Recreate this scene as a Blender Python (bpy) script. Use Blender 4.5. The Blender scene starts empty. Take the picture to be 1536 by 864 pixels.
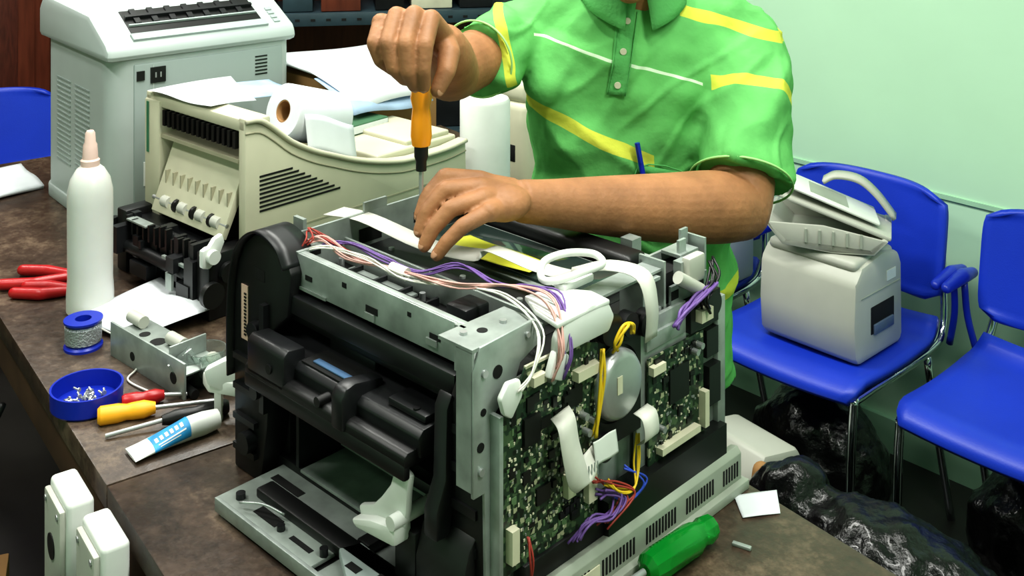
import bpy, bmesh, math, random
from mathutils import Vector, Matrix, noise
from mathutils.bvhtree import BVHTree
C=bpy.context; D=bpy.data
random.seed(7)
V=Vector
T=0.78
# ------------------------------------------------------------ materials
def lin(c):
    r=[]
    for x in c:
        x/=255.0
        r.append(x/12.92 if x<=.04045 else ((x+.055)/1.055)**2.4)
    return r
def mat(name,col,rough=.5,metal=0.0,var=.12,scale=18,bump=0.0,bscale=60,trans=0,coat=0,emit=None,sss=0,spec=.5,stretch=None):
    m=D.materials.new(name); m.use_nodes=True
    nt=m.node_tree; N=nt.nodes; L=nt.links; b=N['Principled BSDF']
    c=lin(col)
    tc=N.new('ShaderNodeTexCoord')
    mp=N.new('ShaderNodeMapping'); L.new(tc.outputs['Object'],mp.inputs['Vector'])
    if stretch: mp.inputs['Scale'].default_value=stretch
    nz=N.new('ShaderNodeTexNoise'); nz.inputs['Scale'].default_value=scale; nz.inputs['Detail'].default_value=5
    L.new(mp.outputs[0],nz.inputs['Vector'])
    rp=N.new('ShaderNodeValToRGB'); L.new(nz.outputs['Fac'],rp.inputs['Fac'])
    rp.color_ramp.elements[0].position=.3; rp.color_ramp.elements[1].position=.7
    rp.color_ramp.elements[0].color=[x*(1-var) for x in c]+[1]
    rp.color_ramp.elements[1].color=[min(1,x*(1+var)) for x in c]+[1]
    L.new(rp.outputs[0],b.inputs['Base Color'])
    b.inputs['Roughness'].default_value=rough; b.inputs['Metallic'].default_value=metal
    b.inputs['Transmission Weight'].default_value=trans
    b.inputs['Coat Weight'].default_value=coat
    b.inputs['Specular IOR Level'].default_value=spec
    if sss:
        b.inputs['Subsurface Weight'].default_value=sss
        b.inputs['Subsurface Radius'].default_value=(.01,.004,.002)
    if emit: 
        b.inputs['Emission Color'].default_value=lin(emit[0])+[1]; b.inputs['Emission Strength'].default_value=emit[1]
    if bump:
        n2=N.new('ShaderNodeTexNoise'); n2.inputs['Scale'].default_value=bscale; n2.inputs['Detail'].default_value=6
        L.new(mp.outputs[0],n2.inputs['Vector'])
        bp=N.new('ShaderNodeBump'); bp.inputs['Strength'].default_value=bump; bp.inputs['Distance'].default_value=.01
        L.new(n2.outputs['Fac'],bp.inputs['Height']); L.new(bp.outputs[0],b.inputs['Normal'])
    return m
M_black=mat('black_plastic',(18,18,19),.45,var=.3)
M_black2=mat('black_satin',(26,27,29),.4,var=.25)
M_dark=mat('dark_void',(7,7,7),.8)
M_metal=mat('galvanised_steel',(160,168,164),.4,.35,var=.22,scale=30)
M_metal2=mat('zinc_plate',(150,158,153),.38,.3,var=.24,scale=25)
M_chrome=mat('chrome',(200,205,210),.12,1.0,var=.05)
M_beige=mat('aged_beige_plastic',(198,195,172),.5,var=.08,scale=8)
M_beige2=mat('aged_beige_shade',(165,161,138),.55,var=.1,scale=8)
M_gray=mat('cool_gray_plastic',(176,185,183),.45,var=.05,scale=6)
M_gray2=mat('cool_gray_panel',(152,163,161),.5,var=.05,scale=6)
M_gray3=mat('skirt_gray',(156,162,150),.5,var=.1,scale=12)
M_lgray=mat('warm_gray_plastic',(180,181,171),.45,var=.06,scale=8)
M_white=mat('white_plastic',(218,221,216),.4,var=.05)
M_paper=mat('white_paper',(214,218,222),.8,var=.04)
M_bpaper=mat('printed_paper',(160,182,208),.8,var=.25,scale=12)
M_orange=mat('orange_handle',(255,158,24),.35,var=.06,coat=.2)
M_yellow=mat('yellow_plastic',(240,170,30),.45,var=.08)
M_ylw=mat('yellow_paper',(222,222,70),.7,var=.06)
M_red=mat('red_grip',(170,24,30),.35,var=.12)
M_blue=mat('blue_plastic',(20,44,165),.35,var=.12,scale=6)
M_chair=mat('chair_blue',(26,58,184),.42,var=.08,scale=5,bump=.05,bscale=300)
M_green=mat('green_translucent',(20,165,60),.12,var=.1,trans=.5)
M_skin=mat('skin',(158,112,78),.58,var=.18,scale=24,bump=.12,bscale=120,sss=.05,spec=.4)
M_nail=mat('fingernail',(185,140,110),.35)
M_hair=mat('hair',(18,15,13),.6,var=.3,scale=80,bump=.5,bscale=200)
M_trous=mat('trousers',(38,40,48),.85,bump=.2,bscale=200)
M_shoe=mat('shoe',(25,20,18),.4)
M_wallg=mat('mint_green_paint',(188,226,194),.55,var=.04,scale=2,bump=.03,bscale=40)
M_trim=mat('mint_trim',(160,202,170),.6,var=.04)
M_wood=mat('red_brown_wood',(98,48,32),.45,var=.3,scale=6,stretch=(8,8,1))
M_shelf=mat('teal_steel',(52,70,78),.5,.2,var=.15)
M_floor=mat('dark_floor',(44,42,40),.45,var=.3,scale=4)
M_ceil=mat('ceiling_paint',(225,228,226),.9,var=.02)
M_card=mat('cardboard',(165,125,80),.8,var=.1,scale=10)
M_bag=mat('black_bag',(12,12,13),.28,var=.2,bump=.9,bscale=28,coat=.15)
M_clear=mat('clear_plastic',(215,225,220),.08,var=.05,trans=.92)
M_purple=mat('purple_wire',(112,82,150),.5)
M_pink=mat('pink_wire',(205,160,152),.5)
M_wht=mat('white_wire',(216,215,206),.5)
M_ywire=mat('yellow_wire',(225,190,40),.5)
M_bwire=mat('blue_wire',(50,80,190),.5)
M_rwire=mat('red_wire',(160,60,50),.5)
M_cream=mat('cream_connector',(210,206,182),.5)
M_chip=mat('chip_black',(20,21,21),.4)
M_silver=mat('silver',(180,183,183),.35,.6)
M_bluel=mat('cyan_label',(40,140,195),.5,var=.3,scale=60)
M_skyl=mat('bluish_reflection',(95,125,160),.2,.3)  # blue tint stands in for a reflection on black plastic
M_barcode=mat('label_paper',(215,180,165),.7)
M_gbook=mat('green_book',(60,100,72),.6)
M_glass=mat('dark_glass',(52,66,62),.08,.1,coat=.5)
M_liquid=mat('white_bottle',(214,215,210),.3,var=.03,sss=.1)
M_pinkp=mat('pale_nozzle',(226,195,186),.4)
M_solder=mat('solder_wire',(175,180,185),.35,.6,bump=.5,bscale=300)

def pcb_mat():
    m=mat('circuit_board',(34,66,46),.35,var=.4,scale=60)
    nt=m.node_tree;N=nt.nodes;L=nt.links;b=N['Principled BSDF']
    tc=N.new('ShaderNodeTexCoord'); v=N.new('ShaderNodeTexVoronoi'); v.inputs['Scale'].default_value=190
    v.distance='CHEBYCHEV'; L.new(tc.outputs['Object'],v.inputs['Vector'])
    r=N.new('ShaderNodeValToRGB'); r.color_ramp.interpolation='CONSTANT'
    e=r.color_ramp.elements; e[0].color=lin((36,58,42))+[1]; e[1].position=.42; e[1].color=lin((74,96,68))+[1]
    a=e.new(.60); a.color=lin((20,30,24))+[1]; a=e.new(.80); a.color=lin((166,168,138))+[1]; a=e.new(.88); a.color=lin((38,56,40))+[1]
    sx=N.new('ShaderNodeSeparateColor'); L.new(v.outputs['Color'],sx.inputs[0]); L.new(sx.outputs[0],r.inputs[0])
    L.new(r.outputs[0],b.inputs['Base Color']); return m
M_pcb=pcb_mat()
def table_mat():
    m=mat('worn_bench_top',(70,62,56),.38,var=.3,scale=5,bump=.12,bscale=60)
    nt=m.node_tree;N=nt.nodes;L=nt.links;b=N['Principled BSDF']
    tc=N.new('ShaderNodeTexCoord')
    n1=N.new('ShaderNodeTexNoise'); n1.inputs['Scale'].default_value=3.6; n1.inputs['Detail'].default_value=10; n1.inputs['Roughness'].default_value=.72
    n2=N.new('ShaderNodeTexNoise'); n2.inputs['Scale'].default_value=34; n2.inputs['Detail'].default_value=8; n2.inputs['Roughness'].default_value=.8
    L.new(tc.outputs['Object'],n1.inputs['Vector']); L.new(tc.outputs['Object'],n2.inputs['Vector'])
    r=N.new('ShaderNodeValToRGB'); e=r.color_ramp.elements
    e[0].position=.38;e[0].color=lin((36,28,23))+[1];e[1].position=.66;e[1].color=lin((122,104,86))+[1]
    q=e.new(.51);q.color=lin((68,54,44))+[1]
    mx=N.new('ShaderNodeMath');mx.operation='MULTIPLY_ADD';mx.inputs[1].default_value=.42
    L.new(n2.outputs['Fac'],mx.inputs[0]); 
    m2=N.new('ShaderNodeMath');m2.operation='MULTIPLY';m2.inputs[1].default_value=.58;L.new(n1.outputs['Fac'],m2.inputs[0]);L.new(m2.outputs[0],mx.inputs[2])
    L.new(mx.outputs[0],r.inputs[0]); L.new(r.outputs[0],b.inputs['Base Color'])
    mr=N.new('ShaderNodeMapRange');mr.inputs['To Min'].default_value=.22;mr.inputs['To Max'].default_value=.58
    L.new(n2.outputs['Fac'],mr.inputs['Value']);L.new(mr.outputs[0],b.inputs['Roughness'])
    return m
M_table=table_mat()
M_edge=mat('bench_edge',(78,54,40),.6,var=.3,scale=12)

# ------------------------------------------------------------ helpers
def empty(name,loc=(0,0,0),rz=0):
    o=D.objects.new(name,None); C.scene.collection.objects.link(o); o.empty_display_size=.1
    o.location=loc; o.rotation_euler=(0,0,math.radians(rz)); return o
def link(name,me,p,m,smooth=False):
    o=D.objects.new(name,me); C.scene.collection.objects.link(o)
    if m: 
        for x in (m if isinstance(m,(list,tuple)) else [m]): me.materials.append(x)
    if p: o.parent=p
    if smooth:
        for f in me.polygons: f.use_smooth=True
    return o
def bmfin(bm,name,p,m,smooth=False):
    me=D.meshes.new(name); bmesh.ops.recalc_face_normals(bm,faces=bm.faces[:]); bm.to_mesh(me); bm.free()
    o=link(name,me,p,m,smooth)
    if smooth=='auto':
        try: me.set_sharp_from_angle(angle=math.radians(35))
        except Exception: pass
    return o
def _box(bm,lo,hi,mt=None):
    vs=[bm.verts.new((x,y,z)) for x in (lo[0],hi[0]) for y in (lo[1],hi[1]) for z in (lo[2],hi[2])]
    if mt is not None:
        for v in vs: v.co=mt@v.co
    for f in ((0,1,3,2),(4,6,7,5),(0,4,5,1),(2,3,7,6),(0,2,6,4),(1,5,7,3)): bm.faces.new([vs[i] for i in f])
def box(name,p,m,lo,hi,bev=.002,seg=2,rot=None,piv=None):
    bm=bmesh.new(); _box(bm,lo,hi)
    if bev>0: bmesh.ops.bevel(bm,geom=bm.edges[:],offset=bev,segments=seg,affect='EDGES',profile=.5)
    if rot:
        c=V(piv) if piv else (V(lo)+V(hi))/2
        from mathutils import Euler
        R=Euler([math.radians(a) for a in rot]).to_matrix()
        for v in bm.verts: v.co=R@(v.co-c)+c
    return bmfin(bm,name,p,m,'auto' if bev>0 else False)
def boxes(name,p,m,lst):
    bm=bmesh.new()
    for lo,hi in lst: _box(bm,lo,hi)
    return bmfin(bm,name,p,m)
def frame(d):
    d=V(d).normalized(); a=V((0,0,1)) if abs(d.z)<.9 else V((1,0,0))
    u=d.cross(a).normalized(); return u,d.cross(u).normalized()
def _cyl(bm,a,b,ra,rb,n=24,caps=True):
    a=V(a);b=V(b);u,w=frame(b-a);A=[];B=[]
    for i in range(n):
        t=2*math.pi*i/n; o=u*math.cos(t)+w*math.sin(t)
        A.append(bm.verts.new(a+o*ra));B.append(bm.verts.new(b+o*rb))
    for i in range(n): bm.faces.new((A[i],A[(i+1)%n],B[(i+1)%n],B[i]))
    if caps: bm.faces.new(A[::-1]);bm.faces.new(B)
def cyl(name,p,m,a,b,r,r2=None,n=28):
    bm=bmesh.new();_cyl(bm,a,b,r,r if r2 is None else r2,n);return bmfin(bm,name,p,m,'auto')
def cyls(name,p,m,lst,n=16):
    bm=bmesh.new()
    for q in lst: _cyl(bm,q[0],q[1],q[2],q[3] if len(q)>3 else q[2],n)
    return bmfin(bm,name,p,m,'auto')
def lathe(name,p,m,prof,a,axis=(0,0,1),n=36,closed=False):
    bm=bmesh.new();a=V(a);ax=V(axis).normalized();u,w=frame(ax);R=[]
    for (r,h) in prof:
        R.append([bm.verts.new(a+ax*h+(u*math.cos(2*math.pi*i/n)+w*math.sin(2*math.pi*i/n))*max(r,1e-5)) for i in range(n)])
    k=len(R)
    for j in range(k if closed else k-1):
        for i in range(n): bm.faces.new((R[j][i],R[j][(i+1)%n],R[(j+1)%k][(i+1)%n],R[(j+1)%k][i]))
    if not closed: bm.faces.new(R[0][::-1]);bm.faces.new(R[-1])
    return bmfin(bm,name,p,m,'auto')
def cat(pts,n=8,closed=False):
    P=[V(q) for q in pts]
    if len(P)<3: return P
    out=[];k=len(P)
    for i in range(k if closed else k-1):
        p0=P[(i-1)%k] if (closed or i>0) else P[0]*2-P[1]
        p1=P[i];p2=P[(i+1)%k]
        p3=P[(i+2)%k] if (closed or i+2<k) else P[-1]*2-P[-2]
        for j in range(n):
            t=j/n
            out.append(.5*((2*p1)+(p2-p0)*t+(2*p0-5*p1+4*p2-p3)*t*t+(3*p1-p0-3*p2+p3)*t**3))
    if not closed: out.append(P[-1])
    return out
def _tube(bm,pts,r,n=8,sm=6,closed=False):
    P=cat(pts,sm,closed) if sm>1 else [V(q) for q in pts]
    k=len(P);R=[];pu=None
    for i,q in enumerate(P):
        d=(P[(i+1)%k]-P[i-1]) if (closed or 0<i<k-1) else ((P[1]-P[0]) if i==0 else (P[-1]-P[-2]))
        if d.length<1e-9: d=V((0,0,1))
        d.normalize()
        if pu is None: pu,_=frame(d)
        u=(pu-d*pu.dot(d)).normalized();w=d.cross(u);pu=u
        R.append([bm.verts.new(q+(u*math.cos(2*math.pi*j/n)+w*math.sin(2*math.pi*j/n))*r) for j in range(n)])
    for i in range(k if closed else k-1):
        A=R[i];B=R[(i+1)%k]
        for j in range(n): bm.faces.new((A[j],A[(j+1)%n],B[(j+1)%n],B[j]))
    if not closed: bm.faces.new(R[0][::-1]);bm.faces.new(R[-1])
def tube(name,p,m,pts,r,n=8,sm=6,closed=False):
    bm=bmesh.new();_tube(bm,pts,r,n,sm,closed);return bmfin(bm,name,p,m,True)
def tubes(name,p,m,lst,r,n=6,sm=6):
    bm=bmesh.new()
    for q in lst:_tube(bm,q,r,n,sm)
    return bmfin(bm,name,p,m,True)
def extr(name,p,m,poly,a,b,plane='xz',bev=0,smooth='auto'):
    def mk(q,h):
        if plane=='xz': return (q[0],h,q[1])
        if plane=='yz': return (h,q[0],q[1])
        return (q[0],q[1],h)
    bm=bmesh.new();A=[bm.verts.new(mk(q,a)) for q in poly];B=[bm.verts.new(mk(q,b)) for q in poly];n=len(poly)
    fa=bm.faces.new(A);fb=bm.faces.new(B[::-1])
    for i in range(n): bm.faces.new((A[i],B[i],B[(i+1)%n],A[(i+1)%n]))
    if bev>0: 
        bmesh.ops.recalc_face_normals(bm,faces=bm.faces[:])
        es=[e for e in bm.edges if (e in fa.edges[:] or e in fb.edges[:] or e.calc_face_angle(0)>math.radians(30))]
        bmesh.ops.bevel(bm,geom=es,offset=bev,segments=2,affect='EDGES',profile=.5)
    return bmfin(bm,name,p,m,smooth)
def grid(name,p,m,fn,nu,nv,th=.002,smooth=True):
    bm=bmesh.new();G=[[bm.verts.new(fn(i/nu,j/nv)) for j in range(nv+1)] for i in range(nu+1)]
    for i in range(nu):
        for j in range(nv): bm.faces.new((G[i][j],G[i+1][j],G[i+1][j+1],G[i][j+1]))
    me=D.meshes.new(name);bm.to_mesh(me);bm.free();o=link(name,me,p,m,smooth)
    if th>0:
        s=o.modifiers.new('t','SOLIDIFY');s.thickness=th;s.offset=0
    return o
def ribbonw(name,p,m,prs,th=.0008,sm=5):
    A=cat([q[0] for q in prs],sm);B=cat([q[1] for q in prs],sm);n=len(A)-1
    return grid(name,p,m,lambda u,v:A[round(u*n)].lerp(B[round(u*n)],v),n,2,th)
def sheet(name,p,m,c4,bulge=.004,th=.0006,n=12,curl=0):
    c=[V(q) for q in c4]
    def f(u,v):
        q=c[0].lerp(c[1],u).lerp(c[3].lerp(c[2],u),v)
        return q+V((0,0,bulge*math.sin(math.pi*u)*math.sin(math.pi*v)+.3*bulge*math.sin(7*u+3*v)+curl*(u**4+(1-v)**4)*.5))
    return grid(name,p,m,f,n,n,th)
def _ball(bm,c,r,mt=None,sub=3):
    res=bmesh.ops.create_icosphere(bm,subdivisions=sub,radius=1)
    if not hasattr(r,'__len__'): r=(r,r,r)
    for v in res['verts']:
        q=V((v.co.x*r[0],v.co.y*r[1],v.co.z*r[2]))
        if mt is not None: q=mt.to_3x3()@q
        v.co=q+V(c)
def blob(name,p,m,prims,voxel=.003,smooth=4,disp=None,soft=None):
    bm=bmesh.new()
    for q in prims:
        k=q[0]
        if k=='c':
            a,b,ra,rb=q[1:5];a=V(a);b=V(b)
            _cyl(bm,a,b,ra,rb,20);_ball(bm,a,ra,sub=2);_ball(bm,b,rb,sub=2)
        elif k=='f': _cyl(bm,q[1],q[2],q[3],q[4],32)
        elif k=='e': _ball(bm,q[1],q[2],q[3] if len(q)>3 else None)
        elif k in('chain','schain'):
            pts,rs=q[1],q[2]
            if k=='schain':
                pts=cat(pts,7);rs=[x.x for x in cat([(r,0,0) for r in rs],7)]
            for i in range(len(pts)-1): _cyl(bm,pts[i],pts[i+1],rs[i],rs[i+1],28)
            for a,r in zip(pts,rs): _ball(bm,a,r*.998,sub=3 if r>.03 else 2)
        elif k=='loft':
            R=[]
            for (c,rx,ry,e) in q[1]:
                ring=[]
                for i in range(40):
                    t=2*math.pi*i/40;cx=math.cos(t);sy=math.sin(t)
                    ring.append(bm.verts.new((c[0]+rx*math.copysign(abs(cx)**e,cx),c[1]+ry*math.copysign(abs(sy)**e,sy),c[2])))
                R.append(ring)
            for j in range(len(R)-1):
                for i in range(40): bm.faces.new((R[j][i],R[j][(i+1)%40],R[j+1][(i+1)%40],R[j+1][i]))
            bm.faces.new(R[0][::-1]);bm.faces.new(R[-1])
    bmesh.ops.recalc_face_normals(bm,faces=bm.faces[:])
    me=D.meshes.new(name+'_src');bm.to_mesh(me);bm.free()
    o=D.objects.new(name+'_src',me);C.scene.collection.objects.link(o)
    r=o.modifiers.new('r','REMESH');r.mode='VOXEL';r.voxel_size=voxel;r.use_smooth_shade=True
    if smooth:
        s=o.modifiers.new('s','SMOOTH');s.iterations=smooth;s.factor=.5
    dg=C.evaluated_depsgraph_get();ev=o.evaluated_get(dg);me2=D.meshes.new_from_object(ev)
    D.objects.remove(o);D.meshes.remove(me);me2.name=name
    if soft:
        b2_=bmesh.new();b2_.from_mesh(me2);vs=[v for v in b2_.verts if soft(v.co)]
        for _ in range(9): bmesh.ops.smooth_vert(b2_,verts=vs,factor=.5,use_axis_x=True,use_axis_y=True,use_axis_z=True)
        b2_.to_mesh(me2);b2_.free()
    if disp:
        ns=[v.normal.copy() for v in me2.vertices]
        for v,n in zip(me2.vertices,ns): v.co=v.co+n*disp(v.co,n)
    me2.materials.clear()
    return link(name,me2,p,m,True)

# ------------------------------------------------------------ room (r,q frame)
rd=V((.682,-.731,0));qd=V((.731,.682,0))
def RQ(r,q,z=0): return rd*r+qd*q+V((0,0,z))
R0,R1,Q0,Q1,CH=-4.6,2.2,-1.9,2.75,2.9
ANG=math.degrees(math.atan2(-.731,.682))
def slab(name,m,lo,hi):
    o=box(name,None,m,lo,hi,bev=0);o.rotation_euler=(0,0,math.radians(ANG));return o
slab('floor',M_floor,(R0-.1,Q0-.1,-.1),(R1+.1,Q1+.1,0))
slab('ceiling',M_ceil,(R0-.1,Q0-.1,CH),(R1+.1,Q1+.1,CH+.1))
slab('wall_right',M_wallg,(R0-.1,Q1,0),(R1+.1,Q1+.1,CH))
slab('wall_back',M_wood,(R0-.1,Q0,0),(R0,Q1,CH))
slab('wall_left',M_wallg,(R0-.1,Q0-.1,0),(R1+.1,Q0,CH))
slab('wall_front',M_wallg,(R1,Q0,0),(R1+.1,Q1,CH))
slab('trim_1',M_trim,(R0,Q1-.006,.70),(R1,Q1,.712))
slab('baseboard_right',M_trim,(R0,Q1-.015,0),(R1,Q1,.09))

# ------------------------------------------------------------ workbench
AT=math.degrees(math.atan2(-.807,.59))
wb=empty('workbench',(0,0,0),AT)
for i,(t0,t1) in enumerate(((-3.1,-1.4915),(-1.4885,-.25))):
    box('top_%d'%i,wb,[M_table],(t0,.435,T-.035),(t1,1.114,T),bev=.002)
    box('apron_%d'%i,wb,M_edge,(t0+.02,.45,T-.12),(t1-.02,.475,T-.035),bev=.002)
    box('apron_far_%d'%i,wb,M_edge,(t0+.02,1.075,T-.12),(t1-.02,1.1,T-.035),bev=.002)
    for j,(a,b) in enumerate(((t0+.05,.46),(t1-.11,.46),(t0+.05,1.04),(t1-.11,1.04))):
        box('leg_%d_%d'%(i,j),wb,M_edge,(a,b,0),(a+.06,b+.06,T-.035),bev=.003)
wb2=empty('side_bench',(0,0,0),AT)
box('top',wb2,M_table,(-2.76,1.118,T-.035),(-1.93,1.76,T),bev=.003)
for j,(a,b) in enumerate(((-2.7,1.2),(-2.05,1.2),(-2.7,1.66),(-2.05,1.66))):
    box('leg_%d'%j,wb2,M_edge,(a,b,0),(a+.06,b+.06,T-.035),bev=.003)

# ------------------------------------------------------------ MAIN disassembled printer
P=empty('disassembled_laser_printer',(-.023,1.175,T+.0005),46)
box('base_pan',P,M_black,(.02,.0,.0),(.42,.47,.03))
box('left_casing',P,M_black,(.03,.405,0),(.42,.475,.235),bev=.004)
box('rear_wall',P,M_black,(.395,0.01,0),(.42,.47,.262))
box('side_frame',P,M_metal,(.02,.0,.03),(.41,.006,.262),bev=.001)
box('side_inner',P,M_black,(.02,.01,.03),(.40,.05,.262))
box('deck',P,M_black,(.03,.05,.235),(.395,.405,.262))
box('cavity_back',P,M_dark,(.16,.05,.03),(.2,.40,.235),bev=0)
box('front_rail',P,M_metal,(.012,.05,.268),(.0155,.40,.312),bev=.0008)
box('front_rail_flange',P,M_metal,(.0155,.05,.268),(.055,.40,.2715),bev=.0008)
box('front_rail_lip',P,M_metal,(.0155,.05,.309),(.024,.40,.312),bev=.0008)
boxes('rail_slots',P,M_dark,[((.0112,y,z),(.0122,y+w,z+h)) for y,z,w,h in ((.09,.283,.018,.006),(.20,.279,.022,.008),(.33,.283,.014,.006),(.26,.295,.008,.006),(.14,.296,.006,.005),(.37,.288,.006,.012))])
boxes('rail_tabs',P,M_metal2,[((.009,.095,.276),(.0125,.112,.283)),((.009,.205,.271),(.0125,.222,.279)),((.010,.30,.268),(.0125,.36,.272))])
box('inner_rail',P,M_metal2,(.115,.05,.262),(.119,.40,.296),bev=.0008)
box('rear_rail',P,M_metal,(.375,.06,.262),(.379,.40,.285),bev=.0008)
boxes('left_plate',P,M_metal,[((.012,.398,.235),(.34,.402,.322)),((.012,.402,.30),(.10,.432,.304)),((.012,.36,.309),(.05,.40,.313)),((.20,.402,.30),(.30,.425,.304))])
boxes('left_plate_tabs',P,M_metal2,[((.05,.403,.304),(.056,.425,.335)),((.15,.398,.322),(.19,.402,.335)),((.27,.36,.3),(.34,.398,.304)),((.0,.400,.262),(.012,.43,.318)),((-.004,.40,.24),(.0,.445,.30))])
boxes('left_plate_holes',P,M_dark,[((.05,.3972,.285),(.075,.3984,.297)),((.14,.3972,.28),(.18,.3984,.3)),((.24,.3972,.285),(.27,.3984,.3)),((-.0055,.41,.265),(-.0045,.43,.28))])
extr('corner_plate',P,M_metal,[(-.03,.165),(-.03,.295),(-.02,.318),(.06,.322),(.078,.312),(.078,.298),(.04,.283),(.03,.262),(-.002,.24),(-.002,.07),(-.012,.07),(-.014,.165)],-.006,-.002,'xz',bev=.0006)
boxes('corner_flange',P,M_metal,[((-.03,-.004,.314),(.07,.048,.318)),((-.03,-.004,.17),(-.027,.02,.315)),((.0,.04,.268),(.004,.055,.318)),((.07,0,.306),(.30,.03,.309))])
cyls('corner_screws',P,M_silver,[((-.015,-.006,.29),(-.015,-.009,.29),.004),((.05,-.006,.31),(.05,-.009,.31),.003),((-.02,-.006,.19),(-.02,-.009,.19),.004),((.04,.02,.318),(.04,.02,.321),.004),((-.01,.03,.318),(-.01,.03,.321),.004)])
cyls('corner_holes',P,M_dark,[((.005,-.006,.285),(.005,-.0068,.285),.007),((-.016,-.006,.25),(-.016,-.0068,.25),.004),((-.02,-.006,.215),(-.02,-.0068,.215),.005),((.01,.022,.318),(.01,.022,.3186),.006)])
# top deck items
box('scanner_housing',P,M_black2,(.125,.07,.262),(.185,.38,.285),bev=.004)
box('scanner_glass',P,M_glass,(.215,.07,.263),(.31,.36,.284),bev=.003)
box('scanner_frame',P,M_metal2,(.205,.065,.262),(.32,.37,.279),bev=.001)
box('rear_bar',P,M_black,(.325,.07,.262),(.365,.39,.296),bev=.008,seg=3)
boxes('deck_ribs',P,M_black2,[((.03+.0,y,.262),(.11,y+.004,.272)) for y in (.10,.15,.20,.25,.30,.35)]+[((.05,.08,.262),(.054,.38,.276)),((.085,.08,.262),(.089,.38,.272))])
box('latch_block',P,M_black2,(.06,.10,.262),(.10,.135,.30),bev=.004)
box('deck_plate',P,M_metal2,(.06,.24,.262),(.11,.37,.266),bev=.001)
cyls('deck_screws',P,M_silver,[((x,y,.262),(x,y,.2755),.004) for x,y in ((.04,.12),(.1,.22),(.045,.33),(.1,.385))]+[((.15,y,.285),(.15,y,.288),.004) for y in (.1,.2,.34)],12)
# front structure
box('front_bar_upper',P,M_black2,(.0,.055,.238),(.03,.42,.262),bev=.003)
box('front_bar_lower',P,M_black,(.012,.06,.222),(.05,.41,.236),bev=.003)
extr('cartridge_door',P,M_black2,[(-.026,.172),(.14,.160),(.14,.212),(.03,.211),(.015,.204),(-.022,.202),(-.029,.195)],.080,.400,'xz',bev=.002)
extr('cartridge_shelf',P,M_black,[(-.045,.165),(.0,.165),(.0,.182),(-.040,.182),(-.045,.178)],.085,.395,'xz',bev=.002)
extr('cartridge_saddle',P,M_black2,[(-.045,.17),(-.012,.17),(-.012,.216),(-.038,.219),(-.045,.212)],.31,.39,'xz',bev=.003)
extr('cartridge_saddle_mid',P,M_black2,[(-.050,.168),(.012,.168),(.012,.212),(-.03,.219),(-.044,.216),(-.050,.206)],.188,.210,'xz',bev=.004)
box('cartridge_slot',P,M_dark,(-.022,.215,.2025),(.02,.305,.2045),bev=0)
box('cartridge_reflection_strip',P,M_skyl,(-.016,.218,.2045),(-.006,.29,.2070),bev=.001)  # bluish reflection in the slot, painted as a coloured strip
box('cartridge_slot_wall',P,M_black2,(.02,.215,.2),(.028,.305,.224),bev=.003)
box('door_step',P,M_black2,(-.015,.085,.203),(.02,.15,.212),bev=.003)
cyls('door_bosses',P,M_black,[((-.01,.105,.212),(-.01,.105,.2135),.004),((-.028,.34,.19),(-.047,.34,.19),.006),((-.028,.24,.185),(-.047,.24,.185),.006)],12)
box('door_lip',P,M_black,(-.046,.085,.152),(-.036,.395,.170),bev=.003)
box('lower_bar',P,M_black,(.06,.05,.06),(.08,.42,.075),bev=.003)
boxes('cavity_guides',P,M_black2,[((.02,y,.03),(.15,y+.006,.13)) for y in (.10,.37)]+[((.12,.06,.1),(.15,.4,.11))])
boxes('cavity_plates',P,M_metal2,[((.08,.12,.04),(.084,.36,.058)),((.1,.2,.08),(.104,.35,.095))])
# left column + arched shield
arc=[(.36,.235),(.352,.290),(.365,.312),(.385,.324),(.41,.328),(.435,.322),(.458,.304),(.474,.275),(.482,.235),(.484,.19),(.482,.0),(.42,.0),(.405,.08),(.40,.2)]
extr('left_column',P,M_black,arc,-.005,.03,'yz',bev=.003)
rim=[(.355,.295),(.37,.316),(.395,.327),(.42,.328),(.445,.316),(.465,.295),(.478,.262),(.484,.22),(.485,.17),(.484,.12)]
Mg=cat([(q[0],q[1],0) for q in rim],5)
grid('arch_shield',P,M_black2,lambda u,v:V((-.014+.05*v,Mg[round(u*(len(Mg)-1))].x+.002,Mg[round(u*(len(Mg)-1))].y+.002)),len(Mg)-1,3,.003)
box('barcode_label',P,M_barcode,(-.0065,.448,.178),(-.0052,.463,.25),bev=0)
boxes('barcode_bars',P,M_chip,[((-.0075,.4505,.184+i*.0045),(-.0064,.4555,.1862+i*.0045)) for i in range(13)])
boxes('column_ribs',P,M_black2,[((-.012,.425,z),(-.004,.475,z+.008)) for z in (.03,.07,.11,.15)]+[((-.014,.40,.1),(-.004,.41,.24))])
cyls('column_bosses',P,M_black2,[((-.004,.425,.2),(-.016,.425,.2),.012),((-.004,.44,.05),(-.02,.44,.05),.014),((-.004,.415,.125),(-.02,.415,.125),.009)])
# right column
extr('right_column',P,M_black,[(-.01,0.0),(.03,0.0),(.03,.25),(.0,.262),(-.012,.24)],.0,.052,'xz',bev=.003)
extr('right_lever',P,M_black2,[(-.035,.10),(-.015,.10),(-.004,.15),(.0,.235),(-.012,.25),(-.02,.235),(-.022,.16),(-.035,.13)],.045,.066,'xz',bev=.003)
extr('right_column_lower',P,M_black,[(-.03,0),(.0,0),(.0,.12),(-.02,.10),(-.03,.07)],.01,.085,'xz',bev=.003)
boxes('right_column_details',P,M_black2,[((-.014,.008,z),(-.009,.045,z+.01)) for z in (.03,.06,.09,.13,.17,.21)])
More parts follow.
